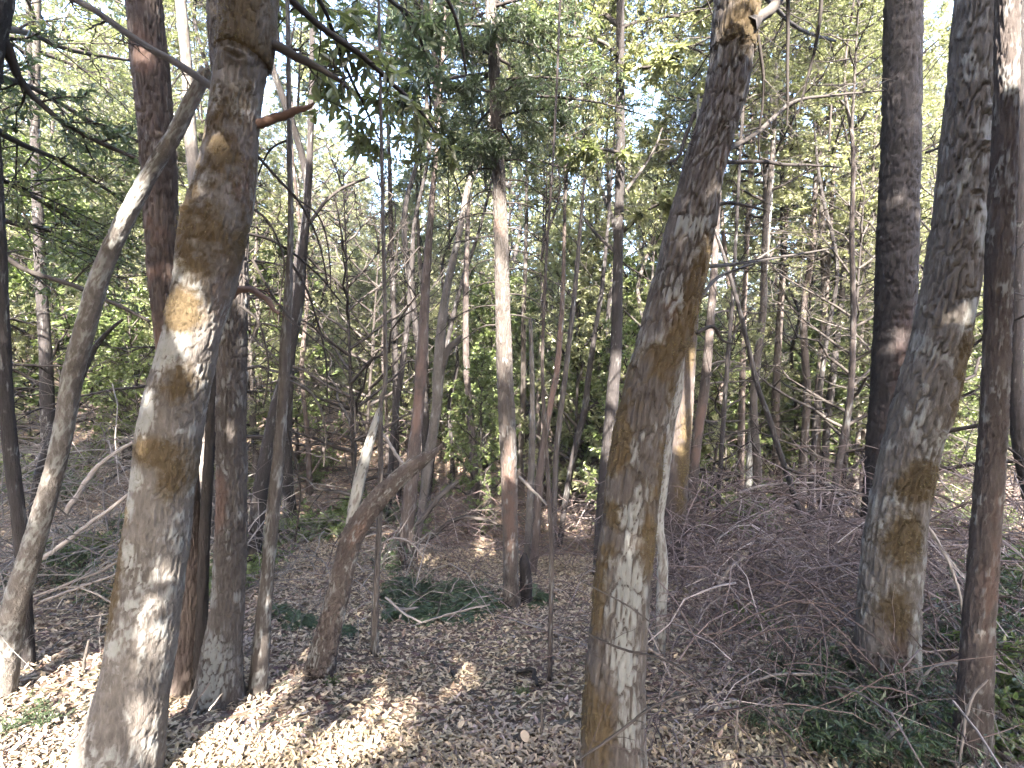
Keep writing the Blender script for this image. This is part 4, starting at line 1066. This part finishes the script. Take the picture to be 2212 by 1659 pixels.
tag(link('leaf_litter', g.mesh('leaf_litter', M['litter'], False)), 'tan and brown fallen leaves covering the forest floor', 'leaf litter', kind='stuff')

# fine sticks lying in the litter
def sticks(n, ymin, ymax, ulo, uhi, ln, r, seed, hmax, arch=.25, material='brush', vlen=.6):
    rg = np.random.default_rng(seed)
    y = ymin + (ymax - ymin) * rg.random(n)
    x = (rg.uniform(ulo, uhi, n) - 1106) / F * y
    z = ground_z(x, y) + hmax * rg.random(n) ** 1.6
    a = rg.random(n) * 6.28
    d = np.stack([np.cos(a), np.sin(a), rg.normal(size=n) * .22], 1)
    L_ = ln * (.4 + 1.2 * rg.random(n))
    P = curve(np.stack([x, y, z], 1), d, L_, 7, -arch * rg.random(n), .03, rg)
    P[:, :, 2] += (np.sin(np.linspace(0, math.pi, 7))[None] * L_[:, None] * arch * rg.random((n, 1)))
    gzz = ground_z(P[:, :, 0], P[:, :, 1])
    P[:, :, 2] = np.maximum(P[:, :, 2], gzz + .008)
    R = r * (.5 + rg.random(n))[:, None] * np.linspace(1, .35, 7)[None]
    Pk, _ = kids(P, 3, .55, .35, 4, -.1, .05, rg)
    return (P, R), (Pk, np.ones((len(Pk), 1)) * r * .4 * np.linspace(1, .4, 4)[None])
def stick_mass(parts, name, label, material='brush'):
    g = Geo()
    for p in parts:
        (P, R), (Pk, Rk) = p
        g.add(*tubes(P, R, 3)); g.add(*tubes(Pk, Rk, 3))
    tag(link(name, g.mesh(name, M[material])), label, 'brush', kind='stuff')
stick_mass([sticks(420, 2.7, 4.6, 1440, 1960, .75, .0048, 1, .6, .4), sticks(520, 3.6, 6.8, 1400, 2300, .95, .006, 2, .85, .4), sticks(300, 4.6, 8.5, 860, 1500, .8, .005, 21, .55, .4), sticks(260, 1.75, 3.0, 1420, 2300, .7, .0035, 3, .3, .4), sticks(160, 2.4, 4.5, 1950, 2350, .9, .005, 8, .6, .35)],
           'dead_brush', 'tangled purple brown dead twigs heaped in front of the right trunks')
stick_mass([sticks(420, 5.0, 11.0, 650, 2300, 1.1, .007, 4, .9, .4), sticks(300, 9.0, 20.0, 200, 2400, 1.5, .011, 5, 1.3, .4)], 'undergrowth_twigs', 'fine dead undergrowth covering the slopes behind the clearing')
stick_mass([sticks(620, 3.0, 10.0, -250, 560, 1.0, .0055, 6, .9, .4), sticks(90, 3.4, 5.4, 540, 900, .7, .0045, 7, .5, .4), sticks(160, 2.7, 4.6, -220, 300, .75, .0045, 31, 1.3, .4)], 'slope_twigs', 'grey dead branches tangled over the left slope', 'twig')
stick_mass([sticks(90, 1.5, 3.4, 300, 1500, .22, .0028, 9, .02, .1), sticks(70, 3.0, 4.6, 850, 1450, .6, .004, 10, .15, .2)], 'litter_twigs', 'small dark twigs scattered over the leaf litter')

# ------------------------------------------------------------------ single fallen branches
def fallen(label, pts, y=None, material='pale_twig', name='fallen_branch', twigs=3, lift=0.02, cat='branch', sides=8, seed=0, dy=0.0):
    rows = []
    n_ = len(pts)
    for i, (u, v, w) in enumerate(pts):
        p = hit(u, v) if y is None else at(u, v, y + dy * i / (n_ - 1))
        if y is None: p = p + np.array([0, 0, lift])
        rows.append([*p, w * .5 * depth(p) / F])
    rg = np.random.default_rng(seed + len(label))
    p0 = np.array(rows[0][:3]); p0[2] = min(p0[2], float(ground_z(p0[0], p0[1])))
    Q = spline(rows, max(10, 6 * n_))
    Q[:, :3] += np.cumsum(rg.normal(size=(len(Q), 3)) * Q[:, 3:4] * .18, axis=0)
    g = Geo(); g.add(*tubes(Q[None, :, :3] - p0, Q[None, :, 3], sides, rg))
    e0, e1 = Q[0], Q[-1]
    if twigs:
        ln = np.linalg.norm(np.diff(Q[:, :3], axis=0), axis=1).sum()
        P1, L1 = kids(Q[None, :, :3] - p0, twigs, .55, .3, 5, -.05, .03, rg, .15, lens=np.array([ln]))
        r0 = Q[:, 3].mean() * .45
        g.add(*tubes(P1, np.linspace(r0, r0 * .3, 5)[None] * np.ones((len(P1), 1)), 4, rg))
    o = link(name, g.mesh(name, M[material]), loc=p0)
    tag(o, label, cat)
fallen('thick pale dead branch arching low at the bottom right of the leaning trunk', [(1468, 1548, 8), (1500, 1537, 9), (1555, 1529, 10), (1620, 1535, 10), (1665, 1552, 9), (1705, 1575, 6)], 2.1)
fallen('long thin pale branch arching over the dark shrubs at bottom right', [(1600, 1482, 4), (1650, 1464, 6), (1700, 1454, 6), (1770, 1459, 6), (1850, 1489, 5), (1930, 1524, 4)], 2.15)
fallen('pale stick slanting down right across the litter beside the big leaning trunk', [(1400, 1400, 5), (1470, 1446, 5), (1520, 1476, 5), (1575, 1528, 4)], 2.2)
fallen('thick grey branch rising from the bottom edge in the right shrubs', [(1850, 1658, 11), (1900, 1625, 10), (1930, 1600, 9), (1955, 1572, 6)], 1.75)
fallen('pale hooped stick arching beside the mottled right trunk', [(1980, 1492, 5), (1995, 1462, 5), (2020, 1440, 5), (2070, 1436, 5), (2120, 1444, 5), (2175, 1458, 4)], 2.0)
fallen('white horizontal stick lying over the far brush on the right', [(1598, 1066, 6), (1645, 1052, 6), (1720, 1045, 5), (1790, 1044, 4)], 5.6)
fallen('dark bowed branch sloping down left of the tall dark right trunk', [(1695, 1010, 7), (1740, 1026, 8), (1772, 1042, 8), (1802, 1066, 7), (1860, 1122, 7), (1900, 1170, 6)], 4.8, 'branch')
fallen('tan bent cane right of the mossy leaning right trunk', [(1990, 1115, 5), (2030, 1180, 6), (2062, 1255, 6), (2076, 1312, 5), (2082, 1400, 4)], 2.4)
fallen('second tan cane crossing behind the first near the right edge', [(2010, 1150, 4), (2050, 1210, 5), (2120, 1290, 4)], 2.8)
fallen('pale upright twig in front of the foot of the mottled right trunk', [(2072, 1655, 6), (2088, 1575, 5), (2104, 1512, 5), (2138, 1472, 3)], 1.72)
fallen('short upright pale twig under the arching branch at bottom right', [(1592, 1655, 5), (1592, 1600, 5), (1594, 1535, 4)], 1.85)
fallen('thin dark stick crossing in front of the big leaning trunk low down', [(1230, 1350, 3), (1290, 1378, 4), (1340, 1398, 5), (1420, 1416, 5), (1480, 1440, 5), (1520, 1478, 3)], 1.5, 'branch')
fallen('thin dark twig crossing the leaning trunk above the lower stick', [(1255, 1255, 2), (1300, 1280, 3), (1355, 1310, 4), (1400, 1345, 3)], 1.52, 'branch')
fallen('dark forked twig leaning against the foot of the big leaning trunk', [(1250, 1640, 4), (1310, 1600, 6), (1360, 1560, 6), (1420, 1520, 5), (1510, 1490, 3)], 1.45, 'branch')
fallen('curved dark stick lying on the leaf litter in the centre foreground', [(945, 1420, 5), (972, 1452, 7), (1000, 1480, 8), (1040, 1507, 8), (1092, 1507, 6)], None, 'branch', lift=.015)
fallen('crooked dark branch on the litter left of the thin pole', [(1090, 1450, 6), (1118, 1458, 9), (1146, 1462, 10), (1152, 1478, 9), (1158, 1496, 6)], None, 'branch', lift=.02)
fallen('small black stick standing up from the litter near the bottom', [(1170, 1582, 7), (1169, 1552, 6), (1171, 1520, 4)], 1.93, 'branch', twigs=1)
fallen('thin straight twig lying across the middle of the clearing', [(1100, 1345, 4), (1180, 1368, 4), (1260, 1398, 4), (1320, 1430, 3)], None, 'twig', lift=.03)
fallen('pale short log lying in front of the fern clump', [(826, 1333, 8), (868, 1331, 8), (912, 1329, 6)], None, twigs=2, lift=.05)
fallen('grey forked stick leaning over the fern clump', [(832, 1290, 5), (870, 1320, 5), (912, 1342, 4)], 3.2)
fallen('thin cane bending along the front of the fern clump', [(900, 1348, 4), (960, 1330, 4), (1030, 1312, 4), (1060, 1306, 3)], 3.3)
fallen('grey stick lying up the slope beside the leaning corner tree', [(96, 1206, 10), (150, 1168, 9), (195, 1129, 8), (250, 1090, 7), (292, 1060, 5)], 2.9)
fallen('upper pale branch slanting up from the lower left thicket', [(140, 1112, 11), (165, 1068, 11), (200, 1014, 10), (250, 975, 8), (312, 942, 6)], 3.4)
fallen('thin pale stick lying along the shaded left slope', [(70, 1290, 6), (150, 1262, 6), (230, 1232, 7), (300, 1180, 5)], 3.0)
fallen('broken pale stick low on the left slope near the mossy trunk', [(90, 1300, 6), (160, 1275, 6), (268, 1236, 4)], 2.7)
fallen('pair of dry pale stalks stuck in the litter at the grey trunk foot', [(412, 1545, 5), (425, 1512, 4), (452, 1475, 3)], 1.95, twigs=2)
fallen('short dry stalk leaning beside the foot of the flared trunk', [(452, 1535, 4), (464, 1518, 3), (480, 1498, 2)], 1.95, twigs=1)
fallen('thin black stick standing in the shaded leaves left of the mossy trunk', [(180, 1448, 7), (184, 1415, 6), (190, 1385, 4)], 2.4, 'branch', twigs=1)
fallen('dark fallen limb sticking up left behind the fern clump', [(900, 1130, 10), (930, 1100, 12), (958, 1068, 12), (985, 1048, 8)], 4.8, 'branch')
fallen('dark limb lying to the right behind the central clearing', [(920, 1175, 8), (960, 1135, 9), (1000, 1122, 8), (1050, 1128, 6), (1090, 1145, 4)], 4.9, 'branch')
fallen('pale crossed stick behind the splintered stem', [(828, 940, 6), (850, 968, 7), (872, 1000, 7), (890, 1012, 4)], 3.6)
fallen('bunch of white curved twigs beyond the bent trunk', [(800, 1190, 4), (850, 1165, 4), (890, 1180, 4), (915, 1210, 3)], 3.6, twigs=7)
fallen('white twig lying over the left of the fern clump', [(740, 1195, 4), (790, 1160, 4), (840, 1150, 3)], 3.3, twigs=6)
fallen('grey diagonal stick behind the right of the central trunk', [(1120, 1030, 6), (1140, 1050, 7), (1180, 1090, 5)], 4.6)
fallen('long pale sapling bent low through the right brush', [(1450, 1250, 5), (1530, 1180, 6), (1590, 1130, 6), (1640, 1105, 4)], 4.3)
fallen('bowed pale stick in the middle of the right brush heap', [(1552, 1302, 5), (1556, 1268, 7), (1575, 1236, 7), (1612, 1204, 5)], 3.0)
fallen('dark long stick at the top of the right brush heap', [(1500, 1200, 6), (1600, 1182, 7), (1700, 1176, 6), (1800, 1190, 5), (1870, 1215, 4)], 3.8, 'brush', twigs=8)
fallen('arched grey branch across the right brush heap', [(1560, 1290, 5), (1640, 1262, 6), (1740, 1258, 6), (1820, 1290, 5), (1880, 1330, 4)], 3.0, 'brush', twigs=8)
# little cut stub in the foreground litter
p = hit(1124, 1604)
st = thing('cut_stub', 'small cut wood stub with pale end half buried in the foreground litter', 'stump', p)
th = np.linspace(0, 2 * math.pi, 13)[:-1]
g = Geo(); g.add(*tubes(np.array([[[-.03, .03, -.03], [0, 0, .012], [.012, -.008, .03], [.02, -.014, .042]]]), np.array([[.026, .025, .024, .023]]), 12))
link('stub_side', g.mesh('stub_side', M['branch']), st)
c = np.array([.02, -.014, .042]); ax = nrm(np.array([.02, -.014, .03])); e1 = nrm(np.cross(ax, [0, 1, 0])); e2 = np.cross(ax, e1)
vv = np.concatenate([[c + ax * .003], c + .0235 * (np.cos(th)[:, None] * e1 + np.sin(th)[:, None] * e2)])
g = Geo(); g.add(vv, np.array([[0, 1 + i, 1 + (i + 1) % 12] for i in range(12)]))
link('cut_face', g.mesh('cut_face', M['wood']), st)

# ------------------------------------------------------------------ ferns and low shrubs
def fern_mesh(seed, fronds=16, Lf=.55):
    rg = np.random.default_rng(seed)
    a = np.arange(fronds) * 2.4 + rg.random(fronds) * .5
    el = .55 + .5 * rg.random(fronds)
    d = np.stack([np.cos(a) * np.cos(el), np.sin(a) * np.cos(el), np.sin(el)], 1)
    L_ = Lf * (.7 + .5 * rg.random(fronds))
    P = curve(np.zeros((fronds, 3)), d, L_, 8, -.75, .008, rg)
    g = Geo(); g.add(*tubes(P, np.linspace(.003, .001, 8)[None] * np.ones((fronds, 1)), 3, rg))
    m_ = 26
    t = np.tile(np.linspace(.12, .99, m_), (fronds, 1))
    c, tg = sample(P, t)
    side = nrm(np.cross(tg, np.array([0, 0, 1.0])))
    up = np.cross(side, tg)
    for s in (-1, 1):
        dd = side * s * .95 + tg * .35 - up * .1 + rg.normal(size=c.shape) * .08
        ln = (L_[:, None] * .17 * np.sin(np.clip(t * 1.02, 0, 1) * math.pi) ** .55 + .008)
        g.add(*leaves(c.reshape(-1, 3), dd.reshape(-1, 3), up.reshape(-1, 3) + rg.normal(size=(len(c) * m_, 3)) * .15, ln.ravel(), ln.ravel() * .26, .1, rng=rg))
    return g.mesh('fern', M['fern_leaf'], False)
FERN = [fern_mesh(i) for i in range(3)]
fern_spots = [(850, 1300), (880, 1325), (905, 1290), (940, 1318), (965, 1285), (990, 1312), (1020, 1290), (1038, 1318), (870, 1275), (930, 1335), (1000, 1335), (1145, 1300)]
for i, (u, v) in enumerate(fern_spots):
    p = hit(u, v)
    o = link('fern', FERN[i % 3], loc=p - np.array([0, 0, .01])); o.rotation_euler = (0, 0, i * 1.1); s_ = .5 + .22 * ((i * 37) % 10) / 10; o.scale = (s_,) * 3
    if u > 1100: tag(o, 'dark fern at the foot of the central trunk', 'fern')
    else: tag(o, 'dark sword fern ' + ['at the left end of the clump', 'low on the left of the clump', 'in the upper middle of the clump', 'in the middle of the clump', 'at the top of the clump', 'right of the clump middle', 'at the upper right of the clump', 'at the right end of the clump', 'at the upper left of the clump', 'at the front of the clump', 'at the lower right of the clump'][i] + ' by the central trunk', 'fern', 'ferns in the clump by the centre')
for i, (u, v, s_) in enumerate([(640, 1350, .45), (590, 1330, .45), (735, 1370, .35)]):
    p = hit(u, v)
    o = link('fern', FERN[i % 3], loc=p - np.array([0, 0, .01])); o.scale = (s_,) * 3; o.rotation_euler = (0, 0, i * 1.9)
    tag(o, 'dark fern ' + ['right of the thin pale trunk foot', 'close behind the thin pale trunk foot', 'at the right foot of the bent trunk', 'up the gully behind the bent trunk', 'between the bent trunk and the thin pole', 'in the shade behind the thin pale trunk'][i], 'fern', 'ferns beside the bent trunk')

SHRUBS_LATER = [(865, 1300, .5, 'dark bushy evergreen at the left end of the low clump by the central trunk'), (915, 1285, .55, 'dark bushy evergreen in the left middle of the clump by the central trunk'),
                (965, 1305, .5, 'dark bushy evergreen at the front of the clump by the central trunk'), (1010, 1290, .55, 'dark bushy evergreen in the right half of the clump by the central trunk'), (1045, 1305, .45, 'dark bushy evergreen nearest the central trunk foot')]
def shrub_mesh(seed, R=.4, stems=16, L=.06, W=.026, m='shrub_leaf'):
    rg = np.random.default_rng(seed)
    a = rg.random(stems) * 6.28; el = .5 + .9 * rg.random(stems)
    d = np.stack([np.cos(a) * np.cos(el), np.sin(a) * np.cos(el), np.sin(el)], 1)
    P = curve(rg.normal(size=(stems, 3)) * np.array([.08, .08, 0]), d, R * (.6 + .7 * rg.random(stems)), 6, -.25, .03, rg)
    g = Geo(); g.add(*tubes(P, np.linspace(.004, .0015, 6)[None] * np.ones((stems, 1)), 4, rg))
    P2, _ = kids(P, 5, .6, .5, 4, -.1, .04, rg, .2)
    g.add(*tubes(P2, np.linspace(.002, .001, 4)[None] * np.ones((len(P2), 1)), 3, rg))
    lf = Geo(); lf.add(*twig_leaves(P2, 9, L, W, rg, .65, rich=True)); lf.add(*twig_leaves(P, 7, L, W, rg, .65, rich=True))
    return g.mesh('stems', M['branch']), lf.mesh('leaves', M[m], False)
SHRUB = [shrub_mesh(i) for i in range(4)]
DARK_SHRUB = [shrub_mesh(10 + i, .42, 12, .05, .013, 'fern_leaf') for i in range(3)]
def shrub(u, v, s_, label, group, i, p=None, dark=False):
    p = hit(u, v) if p is None else p
    root = thing('shrub', label, 'shrub', p - np.array([0, 0, .01]), group)
    st_, lf_ = DARK_SHRUB[i % 3] if dark else SHRUB[i % 4]
    for nm, me in (('stems', st_), ('leaves', lf_)):
        o = link(nm, me, root); o.scale = (s_,) * 3; o.rotation_euler = (0, 0, i * 1.37)
for i, (u, v, s_, lab) in enumerate([(1690, 1490, .55, 'low dark shrub left of the leaning right trunk, farthest left of the group'), (1765, 1520, .65, 'low dark shrub under the long arching pale branch'), (1810, 1610, .7, 'dark feathery shrub near the bottom edge left of the thick grey branch'),
        (1860, 1560, .7, 'dark feathery shrub below the arching pale branch'), (1900, 1645, .75, 'dark shrub at the bottom edge around the thick grey branch'), (1975, 1580, .75, 'dark shrub between the two right foreground trunks'), (1995, 1500, .7, 'dark shrub at the right foot of the leaning grey trunk'),
        (2045, 1570, .65, 'dark shrub close left of the mottled right trunk'), (1735, 1600, .45, 'small dark shrub at the edge of the leaf litter, bottom right'), (1835, 1490, .6, 'dark shrub at the left foot of the leaning grey trunk'), (1785, 1450, .6, 'dark shrub behind the arching branch beside the brush'), (1650, 1570, .35, 'small sprig of dark shrub right of the thick pale branch'), (2010, 1650, .6, 'dark shrub at the bottom edge left of the mottled trunk foot')]):
    shrub(u, v, s_, lab, 'shrubs at the foot of the right trunks', i, dark=True)
for i, (u, v, s_, lab) in enumerate([(2150, 1420, .9, 'leafy shrub right of the mottled trunk halfway up its visible foot'), (2195, 1500, .9, 'leafy shrub at the right edge above the bottom corner'), (2165, 1340, 1.0, 'leafy shrub at the right edge behind the tan canes'), (2210, 1280, 1.1, 'highest leafy shrub at the right edge'),
        (2065, 1410, .7, 'leafy shrub between the leaning and the mottled right trunks'), (2185, 1600, .7, 'leafy shrub in the bottom right corner'), (2100, 1300, .9, 'leafy shrub behind the bent canes')]):
    shrub(u, v, s_, lab, 'shrubs at the right edge', i + 3, dark=i % 2 == 0)
for i, (u, v, s_, lab) in enumerate([(70, 1545, .3, 'small green plant near the foot of the leaning corner tree'), (120, 1565, .3, 'small green plant left of the mossy trunk foot'), (35, 1585, .3, 'small green plant lowest in the left corner')]):
    shrub(u, v, s_ * .9, lab, 'small plants in the lower left corner', i + 1, dark=True)
for i, (u, v, s_, lab) in enumerate(SHRUBS_LATER):
    shrub(u, v, s_, lab, 'evergreens in the clump by the centre', i, dark=True)
shrub(716, 1480, .14, 'tiny green seedling in the litter below the bent trunk', None, 2)
shrub(1128, 1500, .14, 'tiny seedling beside the crooked dark branch', None, 1)
shrub(1610, 1352, .45, 'small green shrub in the dark brush right of the white stem', None, 0)
k = 0
rgs = np.random.default_rng(17)
for i in range(46):
    u = rgs.uniform(-100, 1000); y = rgs.uniform(3.6, 11)
    x = (u - 1106) / F * y
    if x > -.35 and y < 6: continue
    if u > 560 and y < 4.6: continue
    where, far = spot(u, y, (6, 9))
    shrub(0, 0, rgs.uniform(.6, 1.5), once('green bush ', where + ', ' + ('low in the gully', 'on the slope beyond', 'high on the far slope')[far]), 'bushes on the left slope' if u < 560 else 'bushes in the gully', i, np.array([x, y, float(ground_z(x, y))]), i % 3 == 0)
for i in range(30):
    u = rgs.uniform(1150, 2350); y = rgs.uniform(6.5, 15)
    x = (u - 1106) / F * y
    where, far = spot(u, y, (9, 12))
    shrub(0, 0, rgs.uniform(.7, 1.6), once('light green bush ', where + ', ' + ('just past the brush', 'in the open undergrowth', 'far back')[far]), 'bushes beyond the right brush', i, np.array([x, y, float(ground_z(x, y))]))

# ------------------------------------------------------------------ hazy air between the trunks
hz = bpy.data.materials.new('haze'); hz.use_nodes = True
hn = hz.node_tree; hn.nodes.clear()
ho = hn.nodes.new('ShaderNodeOutputMaterial'); hv = hn.nodes.new('ShaderNodeVolumePrincipled')
hv.inputs['Color'].default_value = (.78, .87, 1.0, 1); hv.inputs['Density'].default_value = .0007; hv.inputs['Anisotropy'].default_value = .2
hn.links.new(hv.outputs[0], ho.inputs['Volume'])
zs = gv[:, 2]
z0_, z1_ = float(zs.min()) - 1.0, float(zs.max()) + 17.0
hb = np.array([[x, y, z] for z in (z0_, z1_) for x, y in ((-430, -430), (430, -430), (430, 430), (-430, 430))])
ho_ = link('haze', mesh_np('haze', hb, [np.array([[0, 3, 2, 1], [4, 5, 6, 7], [0, 1, 5, 4], [1, 2, 6, 5], [2, 3, 7, 6], [3, 0, 4, 7]])], hz, smooth=False))
tag(ho_, 'thin pale haze in the air through the whole wood', 'haze', kind='stuff')
print('HAZE', z0_, z1_)
